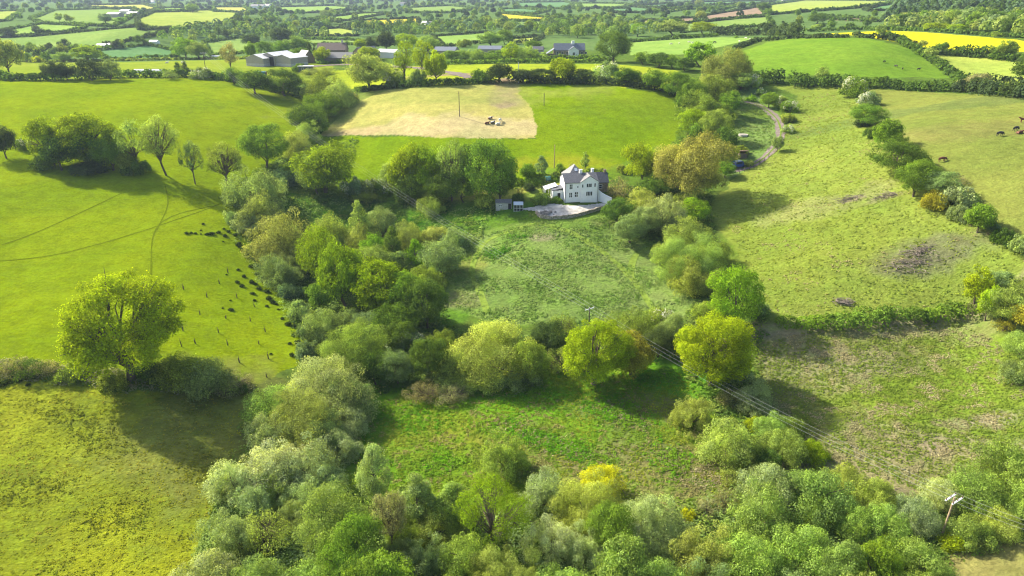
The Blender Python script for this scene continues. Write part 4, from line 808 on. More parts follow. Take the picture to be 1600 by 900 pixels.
# --- cattle: one skinned body each
def cow_mesh(name, lying, graze, m1, m2=None):
    if not lying:
        v = [(-.75,0,1.15),(-.25,0,1.12),(.3,0,1.1),(.75,0,1.2),(1.1,0,1.15 if graze else 1.45),(1.4,0,.75 if graze else 1.55),(1.65,0,.35 if graze else 1.45)]; r = [.30,.38,.38,.30,.19,.15,.10]
        e = [(0,1),(1,2),(2,3),(3,4),(4,5),(5,6)]
        for x, par_ in ((-.75,0), (.7,3)):
            for s in (-1, 1):
                n = len(v); v += [(x, s*.2, .8), (x + (.08 if par_ == 0 else -.02), s*.22, .45), (x, s*.22, .03)]; r += [.15,.08,.07]; e += [(par_, n), (n, n+1), (n+1, n+2)]
        n = len(v); v += [(-1.02,0,1.1),(-1.06,0,.6)]; r += [.05,.04]; e += [(0, n), (n, n+1)]
    else:
        v = [(-.75,0,.42),(-.25,0,.45),(.3,0,.45),(.75,0,.5),(1.05,0,.8),(1.35,0,.85),(1.6,.1,.72)]; r = [.34,.42,.42,.32,.19,.15,.10]; e = [(0,1),(1,2),(2,3),(3,4),(4,5),(5,6)]
        for x0, x1, par_ in ((-.7,-.2,0), (.7,1.15,3)):
            for s in (-1, 1): n = len(v); v += [(x0+.1, s*.4, .22), (x1, s*.48, .1), (x1-.35, s*.42, .08)]; r += [.15,.08,.06]; e += [(par_, n), (n, n+1), (n+1, n+2)]
    hp = len(v)
    for s in (-1, 1): v.append((v[5][0]-.12, s*.24, v[5][2]+.14)); r.append(.05); e.append((5, hp)); hp += 1
    me = bpy.data.meshes.new(name); me.from_pydata(v, e, []); o = link(name, me); sk = o.modifiers.new('s', 'SKIN')
    for i, q in enumerate(me.skin_vertices[0].data if me.skin_vertices else []): q.radius = (r[i], r[i])
    return o, r
def make_cow(name, lying, graze, mats_, patchy=False):
    o, r = cow_mesh(name, lying, graze, None)
    me = o.data
    if not me.skin_vertices:
        bm_ = __import__('bmesh').new(); bm_.from_mesh(me); bm_.verts.layers.skin.verify(); bm_.to_mesh(me); bm_.free()
    for i, q in enumerate(me.skin_vertices[0].data): q.radius = (r[i], r[i]); q.use_root = (i == 0)
    ss = o.modifiers.new('u', 'SUBSURF'); ss.levels = 2
    dg = bpy.context.evaluated_depsgraph_get(); nm = bpy.data.meshes.new_from_object(o.evaluated_get(dg)); bpy.data.objects.remove(o)
    nm.materials.clear(); [nm.materials.append(q) for q in mats_]
    for p in nm.polygons:
        p.use_smooth = True; c = p.center
        if patchy and (math.sin(c.x*4.2+1) + math.sin(c.y*6+c.z*3)) > .25: p.material_index = 1
        else: p.material_index = 0
    return nm
cows = [
 (760,194,1,0,('cow_br',),0,.1,'chestnut brown cow lying in the dry field, leftmost of the lying cattle'), (769,193,1,0,('cow_bk','cow_wh'),1,.5,'black and white cow lying beside the chestnut one in the dry field'), (765,186,1,0,('cow_br','cow_wh'),1,.2,'brown and white cow lying behind the others in the dry field'),
 (781,191,0,1,('cow_wh',),0,1.2,'white cow standing in the dry field'), (777,195,1,0,('cow_wh',),0,.3,'white cow lying at the feet of the standing white one'),
 (1561,213,0,1,('cow_bk',),0,.2,'black cow grazing alone left of the cattle group, far right pasture'), (1586,205,0,1,('cow_bk',),0,.4,'black cow in the cattle group at the right edge'), (1592,209,1,0,('cow_br',),0,.2,'brown cow lying in front of the cattle group at the right edge'), (1599,192,0,0,('cow_br',),0,2.9,'dark brown cow highest up at the right edge'),
 (1471,253,0,1,('cow_br',),0,.1,'red-brown cow grazing beside the diagonal hedge'),
 (1381,98,0,1,('cow_bk',),0,.5,'topmost black cow on the rounded hill field'), (1400,105,0,1,('cow_bk',),0,2,'second black cow from the top on the rounded hill field'), (1410,109,0,1,('cow_bk',),0,1,'lowest black cow on the rounded hill field'), (1435,110,0,0,('cow_bk',),0,0,'rightmost black cow on the rounded hill field'),
 (1116,68,0,1,('cow_bk',),0,.3,'single dark cow among the sheep'), (260,99,1,0,('cow_wh',),0,.3,'white cow lying in the farm meadow'), (286,100,0,1,('cow_wh',),0,.3,'white cow grazing in the farm meadow, right of the lying one')]
for cx, cy, ly, gz, ms, pt, rz, lab in cows:
    g = G(cx, cy); o = link('cow', make_cow('cow', ly, gz, [M[q] for q in ms], pt)); o.location = (g[0], g[1], g[2] + .03); o.rotation_euler = (0, 0, rz); o.scale = ((.62,)*3 if cy < 112 and cx > 1300 else (.88,)*3); tag(o, lab, 'cow', 'cattle in the pastures')
shp = make_cow('sheep', 0, 1, [M['cow_wh']])
for k, (cx, cy) in enumerate([(1048,70),(1061,69),(1077,67),(1082,68),(1165,61),(1172,63),(1155,66)]):
    g = G(cx, cy); o = link('sheep', shp); o.location = tuple(g); o.rotation_euler = (0, 0, k*1.3); o.scale = (.8,.8,.75); tag(o, f'white sheep in the green field above the shrubby hedge, {ordn(k+1) if k < 6 else "last"} from the left', 'sheep', 'sheep in the upper field')
# --- stakes with tree guards, rush tufts, brush piles, fence posts
st = [(955,235),(925,320),(1080,275),(1040,365),(1145,205),(1190,150),(1235,280),(1325,325),(1178,385),(1305,400),(955,450),(1137,460),(1380,455),(1020,515),(1185,525),(1350,520),(1250,615),(1400,595),(945,530),(1390,690)]
st = sorted((x/3.333, 380+y/3.333) for x, y in st)
a = MB(); a.tube([(0,0,-.2), (.0,0,1.7)], [.05,.045], 6); sm = a.build('stake', M['dpole']); a = MB(); a.tube([(.1,0,0), (.12,.02,.55), (.1,0,1.1)], [.11,.1,.1], 7); gm2 = a.build('guard', M['ply'])
for k, (x, y) in enumerate(st):
    g = G(x, y + 2); r_ = empty('staked_sapling', tuple(g), random.uniform(0, 6)); r_.rotation_euler = (random.uniform(-.12,.12), random.uniform(-.15,.15), random.uniform(0,6)); r_.scale = (.85, .85, random.uniform(.6, .95))
    for c in (sm, gm2): d = c.copy(); COL.objects.link(d); d.parent = r_
    tag(r_, f'dark staked tree guard in the bright left pasture, {ordn(k+1) if k < 19 else "last"} from the left', 'stake', 'staked saplings in the left pasture')
bpy.data.objects.remove(sm); bpy.data.objects.remove(gm2)
ru = [(1180,165,2),(1240,140,3),(1270,175,4),(1235,205,4),(1260,225,4),(1310,125,5),(1330,120,5),(1340,165,5),(1360,185,5),(1310,205,5),(1330,215,4),(1350,240,5),(1375,205,3),(1390,255,5),(1315,265,4),(1325,300,3),(1400,290,5),(1420,310,5),(1440,320,3),(1390,330,3),(1200,300,2),(1160,340,2),(1203,350,4),(1470,395,3),(1500,425,5),(1530,435,4),(1510,525,3),(1550,520,5),(1520,585,4),(1560,575,4),(1410,578,2),(1240,10,5),(1265,40,5),(1290,60,4),(1450,347,2)]
ru = [(x/3.333, 380+y/3.333, s) for x, y, s in ru] + [(x/3.6, 150+y/3.6, s) for x, y, s in [(1050,775,4),(1075,772,3),(1100,775,3),(1130,778,2),(1165,780,4),(1190,778,5),(1230,770,4),(1260,750,3),(1285,765,4),(1265,788,4),(1325,785,5),(1345,800,3),(1345,830,4),(1350,850,4),(1370,870,5),(1385,880,5),(1143,722,3),(1130,757,2),(1255,820,2)]]
ru += [(48,588,4),(40,592,3),(56,590,4),(30,596,4),(14,598,5),(4,602,5),(44,602,3),(22,590,3),(62,585,3)]
def rush_mesh():
    n = 220; v = sph(n, rng, .05); V, F = leaf_quads(v * [.5,.5,.55] * rng.uniform(.3,1,(n,1)), np.cross(v, rng.normal(size=(n,3))), rng.uniform(.18,.34,n), rng, .3)
    return np_mesh('rush_clump', V, F, [LEAF], np.repeat(np.stack([rng.random(n)*.7, np.zeros(n), rng.random(n)*.2], -1), 4, 0))
rms = [rush_mesh() for _ in range(3)]; ru.sort()
for k, (x, y, s) in enumerate(ru):
    g = G(x, y); o = link('rush_clump', random.choice(rms), None, (.045,.075,.02)); o.location = tuple(g); o.rotation_euler = (0, 0, random.uniform(0, 6)); q = s*.30; o.scale = (q*random.uniform(.9,1.3), q, q*.85)
    where = 'in the bright left pasture' if x > 100 else 'at the left edge below the hedge'
    tag(o, f'dark green rush clump {where}, {ordn(k+1)} from the left', 'rush clump', 'rush clumps on the left pastures')
def sticks(label, cx, cy, rad, n, ht, name='brush_pile'):
    g = G(cx, cy); a = MB(); rr = random.Random(cx)
    for _ in range(n):
        x, y = rr.gauss(0, rad*.45), rr.gauss(0, rad*.22); z = float(H(g[0]+x, g[1]+y)) - g[2] + rr.uniform(.05, ht); an = rr.uniform(0, 3.14); l = rr.uniform(.5, 1.3)
        d = Vector((math.cos(an)*l, math.sin(an)*l*.7, rr.uniform(-.25,.25))); a.tube([Vector((x,y,z))-d, Vector((x+.05,y,z+.08)), Vector((x,y,z))+d], [.05,.045,.02], 5)
    o = a.build(name, M['stick'], None, tuple(g)); tag(o, label, 'brush pile'); return o
sticks('pale pile of cut branches in the rough east pasture near its lower hedge', 1319, 473, 2.0, 70, .5)
sticks('grey brushwood scattered in the middle of the rough east pasture', 1425, 412, 5.5, 150, .5); sticks('small grey brushwood heap above the larger scatter in the east pasture', 1432, 395, 3, 90, .6)
sticks('brush heap beside the track across the east pasture, left one', 1326, 312, 3.2, 60, .4); sticks('brush heap beside the diagonal hedge, right of the other heap', 1384, 307, 3.0, 60, .5)
fp = MB(); fp.box(-.06,.06,-.06,.06,-.3,1.25); f0 = fp.build('fence_post', M['dpole']); posts = []
for k, (x, y) in enumerate([(1186,258),(1179,262),(1171,265),(1194,252),(1201,245),(1163,268),(1155,271)]):
    g = G(x, y); o = f0.copy(); COL.objects.link(o); o.location = tuple(g); tag(o, 'wooden fence post on the outer side of the curving lane', 'fence post', 'fence posts along the lane')
bpy.data.objects.remove(f0)
# --- rough grass, bracken and tussocks
cover('bracken', [(560,625),(620,605),(720,610),(860,585),(1060,575),(1090,640),(1100,700),(1040,770),(950,740),(800,690),(650,760),(560,740),(545,670)], 8000, .8, .42, [(.115,.29,.012),(.14,.32,.012),(.17,.31,.02)], 10, .25, clump=.7)
cover('rough_grass', [(545,640),(700,600),(1060,580),(1130,660),(1170,740),(1120,800),(700,800),(560,760)], 9000, .55, .2, [(.20,.27,.02),(.25,.29,.03),(.15,.25,.015),(.27,.25,.09),(.17,.25,.02)], 6, .22)
cover('dead_bracken', [(740,640),(900,620),(1100,640),(1160,760),(1100,800),(850,760),(760,720)], 3200, .8, .26, [(.30,.26,.14),(.34,.30,.17),(.24,.21,.11)], 9, .22, clump=1.1)
cover('meadow_grass', [(690,380),(840,348),(950,340),(1000,380),(1080,470),(1040,495),(850,508),(760,500),(690,470)], 6500, .9, .3, [(.14,.24,.04),(.20,.29,.07),(.25,.32,.10),(.17,.28,.05)], 7, .28, clump=-.6)
cover('nettle_bed', [(740,390),(790,368),(835,368),(800,390),(760,415)], 900, .9, .45, [(.10,.26,.015)], 9, .3, clump=.9); cover('nettle_bed', [(470,318),(600,320),(700,322),(690,345),(640,360),(540,345)], 1500, 1.1, .5, [(.08,.22,.02),(.12,.24,.03)], 9, .34, clump=.1)
cover('rough_grass', [(1180,540),(1260,518),(1500,500),(1600,560),(1700,680),(1450,770),(1300,725),(1200,650)], 9000, .6, .18, [(.36,.32,.17),(.24,.27,.06),(.19,.26,.03),(.17,.24,.03),(.22,.27,.05),(.30,.28,.14)], 6, .24)
cover('tussocks', [(-60,600),(160,612),(400,625),(340,740),(270,920),(0,920),(-160,900)], 4200, .75, .26, [(.17,.20,.02),(.20,.22,.02),(.13,.17,.018)], 8, .22, clump=.8)
cover('rough_grass', [(-60,600),(400,625),(270,930),(-160,930)], 3000, .5, .10, [(.30,.31,.02),(.26,.28,.02),(.31,.29,.035)], 5, .2)
cover('rough_grass', [(1130,330),(1200,250),(1250,150),(1330,140),(1500,330),(1620,400),(1500,490),(1210,500),(1170,430)], 4500, .8, .16, [(.34,.30,.14),(.26,.30,.05),(.21,.27,.03),(.24,.29,.04),(.19,.25,.04)], 5, .32)
cover('rough_grass', [(1100,165),(1180,150),(1212,190),(1205,235),(1150,245),(1110,230)], 1200, 1.0, .35, [(.17,.25,.06),(.14,.22,.045),(.22,.28,.08)], 8, .34)
# ------------------------------------------------------------------ trees and bushes, belt by belt
random.seed(11)
T = zone
T('in the hedge below the left pasture', [
 ('bare',12,498,72,572,'dg',590,'small ivy-clad stump with bare upright twigs at the far left of the hedge'),
 ('hero',86,421,281,612,'ly',592,'huge spreading yellow-green oak, largest single tree, in the hedge at the left'),
 ('shrub',150,580,200,612,'ol'), ('shrub',212,560,262,612,'dg'),('shrub',238,545,322,622,'ol'),('shrub',272,556,366,622,'sg'),('bare',330,580,400,622,'br'),('shrub',352,590,385,618,'dg'),
 ('bare',-10,552,50,592,'br'),('bare',40,556,95,592,'br'),('shrub',85,570,130,600,'ol'),('bare',-60,550,0,590,'br')])
T('between the two left pastures', [
 ('round',-20,196,24,252,'dk'),('thorn',20,214,50,252,'dg'),('oak',36,180,112,266,'yg',258),('hero',82,172,192,268,'yg',256),('round',100,205,160,268,'dg'),('round',60,212,118,270,'dg'),('round',140,208,200,270,'g'),('shrub',46,236,90,268,'dg'),('shrub',190,245,230,276,'dg'),('shrub',110,246,170,272,'dk'),
 ('ash',176,183,236,276,'pg',270),('ash',216,176,282,276,'po',274),('round',180,232,215,272,'ol'),('ash',278,212,318,292,'sg',288),('ash',314,220,384,294,'ol',292)])
T('beside the left pasture', [
 ('round',376,190,446,266,'g'),('willow',436,200,484,290,'po'),('oak',456,214,552,308,'yo',300),('round',465,240,520,308,'pg'),('shrub',422,262,462,306,'bl'),
 ('willow',345,254,434,345,'sg'),('willow',392,268,440,330,'po'),('willow',374,296,442,368,'po'),('willow',362,328,402,388,'sage'),('willow',385,325,476,424,'bo'),('willow',420,340,478,420,'po'),
 ('willow',405,393,465,478,'sg'),('willow',430,385,478,450,'sage'),('shrub',436,440,470,496,'bl'),('shrub',448,470,486,530,'sg'),('shrub',462,500,500,556,'bl'),('willow',350,330,372,352,'sg')], 'top')
T('in the white-flowered hedge above the copse', [
 ('thorn',532,276,572,312,'bl'),('thorn',560,276,595,308,'sg'),('thorn',583,280,617,314,'dg'),('shrub',545,295,590,314,'ol')])
T('in the clump left of the white house', [
 ('oak',606,215,668,318,'yg',306),('round',596,244,640,312,'pg'),('oak',642,217,708,318,'yo',308),('ash',676,212,732,318,'pg',314),('shrub',618,292,650,316,'g'),('shrub',660,296,700,320,'ol'),('round',702,218,758,322,'dg'),('round',730,214,804,324,'g'),('round',704,262,742,326,'g'),
 ('shrub',652,302,694,340,'pg'),('shrub',742,300,775,328,'ol'),('round',668,262,716,322,'g'),('round',620,262,662,316,'ol'),('round',760,252,804,326,'dg')])
T('in the mid-valley copse', [
 ('willow',484,330,545,392,'po'),('cone',544,312,578,392,'pg'),('round',572,320,618,378,'sg'),('willow',535,340,592,400,'po'),('round',566,362,606,412,'bg'),('cone',598,352,628,418,'dg'),('willow',616,342,662,398,'po'),
 ('cone',634,372,664,428,'bg'),('round',610,388,646,432,'sg'),('round',660,372,718,434,'sg'),('shrub',690,350,735,400,'sg'),('shrub',660,350,700,380,'po'),
 ('round',462,346,536,470,'yo'),('oak',496,354,572,486,'yo',478),('hero',542,400,638,506,'yg',492),('round',560,380,610,440,'pg'),('round',600,418,662,514,'g'),('round',636,432,696,526,'dg'),('willow',636,408,694,462,'ol'),
 ('round',585,470,650,540,'dg'),('round',480,440,520,490,'g')])
T('in the thicket below the copse', [
 ('willow',474,474,532,552,'sg'),('shrub',460,530,500,575,'bl'),('willow',526,480,562,515,'sg'),('round',552,484,602,530,'bl'),('round',500,500,602,592,'ol'),('round',564,548,606,610,'dg'),('round',594,548,646,606,'bl'),
 ('thorn',608,512,668,566,'bl'),('round',640,520,700,602,'dg'),('round',600,500,650,560,'dg'),('shrub',640,520,680,545,'po'),('willow',664,512,712,580,'ol')])
T('behind the lush front meadow', [
 ('willow',702,486,824,598,'po'),('willow',690,540,760,606,'po'),('shrub',664,572,730,608,'po'),('shrub',716,574,790,610,'pg'),('shrub',770,566,842,608,'sg'),('round',800,530,856,604,'ol'),
 ('round',830,500,884,562,'dk'),('bare',848,488,905,540,'ol'),('bare',846,540,905,600,'po'),('hero',878,495,984,612,'yg',600),('oak',952,518,1022,592,'or',586),('willow',944,484,990,526,'ol'),('willow',972,478,1032,540,'ol'),
 ('thorn',1014,478,1052,520,'ol'),('willow',1030,484,1075,545,'sg'),('round',1000,510,1060,566,'dk'),('hero',1055,483,1184,618,'yg',602,'bright yellow-green spreading tree right of centre, under the power line, right of the orange-tinged one'),
 ('bare',630,596,690,634,'br'),('bare',675,600,738,636,'br')])
T('at the near corner of the east belt', [
 ('round',1110,412,1192,524,'bg',None,'fresh green rounded tree standing at the right corner just above the bright yellow-green one'),('willow',1048,398,1112,474,'po'),('willow',1086,420,1130,490,'ol'),('shrub',1085,468,1130,505,'ol'),
 ('shrub',1168,470,1200,505,'sg')])
T('right of the white house', [
 ('oak',1026,194,1136,322,'bo',314,'large dull olive tree, tallest of the belt, just right of the white house'),('oak',978,216,1038,296,'yg',290),('bare',946,276,992,326,'br'),('willow',974,288,1028,358,'po'),('round',942,308,988,356,'dg'),('willow',1004,294,1072,384,'sage'),
 ('round',960,330,1012,384,'sg'),('willow',1038,333,1106,394,'po'),('round',1066,306,1108,350,'bg'),('willow',1030,358,1132,440,'pg'),('willow',1020,372,1062,424,'po'),('willow',1088,370,1140,440,'ol'),('round',1000,272,1048,310,'dg'),
 ('willow',1060,410,1110,450,'pg'),('bare',1048,290,1100,340,'po'),('round',985,320,1030,370,'sg')])
T('left of the curving lane', [
 ('round',1062,166,1112,214,'yg'),('round',1095,168,1142,226,'ol'),('round',1108,196,1152,258,'dg'),('round',1128,225,1154,262,'bg'),('willow',1072,138,1128,184,'ol'),('round',1054,120,1106,162,'g'),('willow',1088,112,1150,160,'ol'),
 ('round',1124,140,1158,182,'g'),('round',1140,112,1176,142,'pg'),('shrub',1110,210,1140,240,'dk'),('round',1080,185,1120,225,'g'),('round',1118,250,1150,280,'g'),('willow',1120,160,1150,200,'g')])
T('beside the curving lane', [
 ('thorn',1156,112,1188,140,'pg'),('shrub',1166,146,1182,164,'bg'),('thorn',1180,136,1198,162,'g'),('round',1190,143,1216,170,'g'),('thorn',1206,147,1231,177,'ol'),('thorn',1220,154,1249,184,'g'),('shrub',1222,175,1244,202,'ol'),
 ('thorn',1221,192,1243,219,'pg'),('round',1206,210,1226,240,'sg'),('shrub',1162,248,1178,264,'po'),('shrub',1148,226,1170,248,'ol')])
T('in the diagonal east hedge', [
 ('thorn',1314,117,1362,156,'g'),('thorn',1340,140,1378,170,'sg'),('round',1330,158,1386,200,'g'),('shrub',1335,182,1362,198,'dk'),('round',1364,185,1410,236,'g'),('round',1364,218,1448,278,'dg'),('round',1402,243,1468,312,'g'),
 ('round',1438,264,1502,316,'sg'),('shrub',1440,294,1488,336,'or'),('shrub',1474,288,1528,344,'sage'),('round',1508,316,1560,368,'g'),('bare',1478,270,1520,292,'br'),('shrub',1480,318,1520,352,'sg'),('shrub',1548,354,1590,385,'dg'),('shrub',1575,366,1625,400,'sg'),
 ('shrub',1540,345,1565,372,'bl'),('shrub',1345,168,1372,196,'ol'),('round',1385,206,1416,240,'g'),('shrub',1352,196,1380,224,'dg'),('shrub',1425,240,1456,268,'g'),('shrub',1500,300,1530,326,'g')])
T('in the clump at right edge', [
 ('oak',1503,412,1560,476,'yg'),('willow',1540,420,1585,450,'sg'),('oak',1524,444,1572,506,'yg'),('round',1536,446,1606,512,'pg'),('round',1578,474,1640,524,'or'),('bare',1550,494,1590,528,'or'),('round',1568,518,1640,572,'pg'),
 ('bare',1504,470,1530,496,'br'),('round',1580,430,1640,480,'pg'),('shrub',1560,560,1630,600,'sg')])
T('left of the dry field', [
 ('round',412,106,472,152,'dg'),('willow',472,104,526,158,'ol'),('round',478,140,532,186,'g'),('willow',504,120,556,170,'po'),('round',452,158,506,210,'dg'),('round',484,152,530,190,'g'),('willow',454,186,498,228,'pg'),('round',478,178,512,214,'g')], 'top')
T('along the top of the dry field', [
 ('oak',542,78,610,144,'po',140),('thorn',598,106,636,140,'ol'),('ash',612,62,652,126,'yg',132),('ash',642,60,678,120,'yg',124),('oak',660,77,702,132,'yg',131),('shrub',636,106,668,134,'sg'),('shrub',738,106,766,129,'dg'),('round',762,98,798,130,'dk'),
 ('round',800,107,832,130,'dk'),('round',824,104,868,130,'dk'),('oak',856,88,900,129,'yg',128),('round',886,106,926,130,'dk'),('thorn',926,94,966,130,'sg'),('round',962,104,1000,133,'dg'),('shrub',988,110,1012,134,'po'),('round',1004,106,1044,142,'g'),('round',1036,110,1082,156,'g'),
 ('willow',1060,128,1100,170,'g'),('shrub',520,140,560,160,'br')])
T('above the upper left pasture', [
 ('oak',-22,56,34,120,'po',118),('round',62,94,92,126,'dk'),('round',86,96,119,126,'dk'),('oak',108,69,162,98,'yg',96),('round',120,90,160,127,'dk'),('round',150,92,186,126,'sg'),('round',32,82,48,98,'g'),('shrub',46,86,70,98,'ly'),('round',64,80,80,98,'g'),('round',82,80,114,98,'pg'),
 ('ash',342,64,376,120,'br',117),('round',350,104,380,132,'g'),('round',374,108,418,148,'dg'),('round',268,56,306,94,'bg'),('round',292,64,326,94,'pg'),('bare',250,106,280,125,'sg'),('thorn',296,104,330,124,'sg'),('cone',272,96,284,118,'dg'),('cone',284,94,294,119,'dk')])
T('around the grey barns and farmhouse', [
 ('round',378,52,406,74,'dk'),('oak',380,64,402,94,'g',93),('round',400,62,428,88,'g'),('round',424,62,452,88,'g'),('round',422,42,456,72,'dk'),('round',446,54,484,86,'pg'),('round',455,73,482,92,'g'),('cone',479,65,488,92,'dk'),('cone',488,66,496,92,'dk'),('round',490,72,514,99,'yg'),
 ('round',552,60,576,78,'yg'),('round',570,56,594,80,'dk'),('round',588,48,618,82,'dk'),('round',618,50,652,82,'yg'),('round',646,54,690,84,'pg'),('shrub',456,98,480,112,'dg'),('shrub',495,90,512,100,'g'),('shrub',515,90,545,98,'g'),('willow',470,104,520,118,'po'),('round',560,72,590,96,'yg')])
T('around the low sheds and the slate-roofed house', [
 ('round',932,44,986,99,'dg',None,'large dark green rounded tree right of the slate-roofed house'),('round',694,78,716,97,'g'),('round',712,76,732,96,'pg'),('willow',728,75,762,96,'pg'),('willow',752,76,792,96,'g'),('oak',784,64,812,97,'yg',96),('willow',806,70,842,96,'pg'),
 ('round',750,48,786,74,'pg'),('round',778,44,800,70,'g'),('shrub',714,60,734,74,'ol'),('round',820,62,846,76,'g'),('shrub',826,80,856,94,'pg'),('round',706,86,730,98,'dg')])
T('right of the slate-roofed house', [
 ('round',990,80,1020,102,'g'),('round',1012,80,1046,106,'dg'),('round',1040,84,1064,108,'g'),('round',1056,88,1086,112,'dg'),('oak',1072,63,1118,104,'bg'),('willow',1098,72,1162,138,'bo'),('willow',1128,72,1178,130,'bo')])
T('left of the front meadow', [
 ('willow',440,552,574,664,'sage'),('willow',500,580,576,676,'sg'),('willow',384,592,470,700,'pg'),('willow',392,636,470,730,'sage'),('willow',462,636,540,730,'sg'),('willow',515,630,574,700,'sage'),('willow',440,690,500,760,'pw'),('willow',360,740,430,850,'sage'),('willow',470,720,540,800,'sage'),('willow',420,600,530,704,'po'),('willow',372,684,470,800,'pw'),('willow',430,690,524,800,'sage'),('willow',505,668,562,768,'sage'),
 ('shrub',488,690,530,725,'gold'),('willow',324,712,404,830,'pw'),('willow',396,732,460,810,'pg'),('willow',440,750,500,830,'sage'),('willow',308,796,390,920,'sage'),('bare',366,800,462,915,'po'),('willow',268,856,372,980,'sage'),('willow',350,870,440,1000,'sg'),
 ('willow',440,780,490,870,'sg'),('willow',230,950,340,1080,'sage'),('willow',340,980,450,1110,'pg')], 'top')
T('in the bottom left wood', [
 ('oak',464,764,582,886,'pg'),('oak',490,800,600,920,'g'),('willow',440,872,540,990,'pg'),('cone',556,692,608,796,'sage'),('ash',574,758,640,880,'br'),('cone',625,738,676,828,'sg'),('cone',675,754,732,830,'pg'),('willow',746,672,824,770,'pg'),
 ('willow',654,782,730,846,'po'),('ash',706,736,832,856,'yo',852),('willow',590,840,650,910,'sg'),('willow',640,838,700,930,'sage'),('willow',690,830,770,940,'pg'),('oak',540,850,640,980,'g'),('willow',748,848,842,950,'po'),('willow',640,900,740,1010,'pg'),
 ('willow',520,930,620,1060,'pg'),('willow',740,920,840,1040,'sg'),('willow',430,960,520,1080,'sg'),('willow',620,980,720,1100,'sg'),('shrub',515,860,545,900,'gold'),('willow',600,800,660,870,'ol')])
T('in the bottom middle wood', [
 ('willow',818,734,890,850,'sage'),('willow',868,742,962,850,'po'),('round',910,726,972,784,'gold'),('willow',820,806,900,900,'bare' if False else 'pw'),('round',920,784,990,880,'g'),('willow',880,820,950,920,'sage'),('oak',926,842,1012,950,'pg'),
 ('willow',966,770,1062,868,'sage'),('willow',1010,800,1080,890,'sage'),('willow',960,810,1020,900,'pw'),('willow',1060,818,1152,912,'po'),('willow',836,880,930,990,'pg'),('willow',990,870,1080,960,'pg'),('willow',1070,880,1160,990,'sg'),
 ('shrub',1066,796,1088,824,'gold'),('bare',1110,764,1156,840,'br'),('willow',900,940,1000,1060,'sg'),('willow',1000,950,1110,1070,'pg'),('bare',1085,775,1125,815,'br')])
T('right of the front meadow', [
 ('willow',1050,616,1112,700,'po'),('willow',1098,648,1186,734,'po'),('willow',1150,590,1212,650,'sage'),('bare',1118,604,1160,660,'br'),('bare',1125,560,1180,625,'sg'),('willow',1180,640,1240,700,'pg'),('willow',1190,664,1262,728,'pg'),('shrub',1246,686,1296,726,'yo'),('willow',1150,684,1204,742,'ol'),
 ('shrub',1165,650,1195,680,'yg'),('willow',1220,650,1262,690,'ol'),('round',1180,700,1220,740,'dg'),('bare',1120,730,1160,780,'po')])
T('in the bottom right wood', [
 ('willow',1160,716,1244,800,'sage'),('willow',1148,760,1240,860,'pg'),('willow',1228,728,1330,830,'pg'),('willow',1290,722,1348,804,'po'),('willow',1330,738,1404,808,'po'),('willow',1300,780,1370,870,'pg'),('willow',1340,782,1424,870,'pg'),('willow',1400,770,1472,852,'sage'),
 ('willow',1120,828,1220,936,'pg'),('willow',1210,812,1310,910,'pg'),('oak',1280,840,1350,930,'pg'),('oak',1330,834,1410,930,'g'),('willow',1398,842,1490,940,'pg'),('willow',1160,900,1280,1020,'sg'),('willow',1290,900,1400,1030,'pg'),('willow',1400,900,1500,1020,'pg'),
 ('willow',1440,742,1504,806,'pw'),('willow',1486,728,1580,806,'pg'),('willow',1528,690,1640,776,'pg'),('willow',1564,748,1660,836,'pg'),('shrub',1466,834,1504,862,'yg'),('shrub',1484,806,1560,862,'pg'),('willow',1530,790,1600,850,'po'),('bare',1490,780,1530,820,'ol'),
 ('willow',1060,960,1170,1080,'pg'),('willow',1250,770,1310,840,'g')])
T('in the white house garden', [
 ('cone',836,242,857,276,'bl'),('round',812,254,838,286,'g'),('round',868,254,884,274,'g'),('cone',906,236,922,268,'pg'),('shrub',858,272,872,284,'g'),('shrub',826,276,850,290,'g'),('shrub',832,298,858,322,'pg'),('bare',838,284,862,302,'dk'),('bare',806,292,822,312,'br'),
 ('shrub',818,284,836,302,'dk'),('shrub',860,306,876,318,'g'),('shrub',966,256,984,286,'ol'),('shrub',800,300,820,318,'dg'),('bare',952,302,976,320,'or'),('bare',888,254,902,264,'br')])

# undergrowth beneath the belts
cover('undergrowth', [(345,300),(440,240),(560,215),(540,310),(700,315),(800,318),(760,345),(740,400),(690,430),(700,510),(850,530),(1050,520),(1060,560),(860,590),(700,600),(560,620),(520,690),(470,560),(440,480),(370,380)], 4200, 2.2, .9, ['g','ol','dg','pg'], 14, .42)
cover('undergrowth', [(400,620),(560,640),(540,760),(700,800),(1100,790),(1180,740),(1320,735),(1450,790),(1600,700),(1750,800),(1560,850),(1480,880),(1400,1060),(250,1120),(300,900)], 5200, 2.2, .9, ['g','ol','pg','sg'], 14, .34)
cover('undergrowth', [(950,300),(1030,280),(1060,200),(1050,130),(1190,120),(1160,150),(1130,190),(1150,240),(1110,300),(1130,420),(1200,500),(1180,600),(1260,700),(1190,740),(1050,560),(1080,470),(1000,370)], 3200, 2.2, .9, ['g','ol','dg'], 14, .45)
cover('undergrowth', [(0,560),(120,575),(380,590),(400,615),(200,612),(0,590)], 500, 1.6, .7, ['ol','br','dg'], 14, .34)

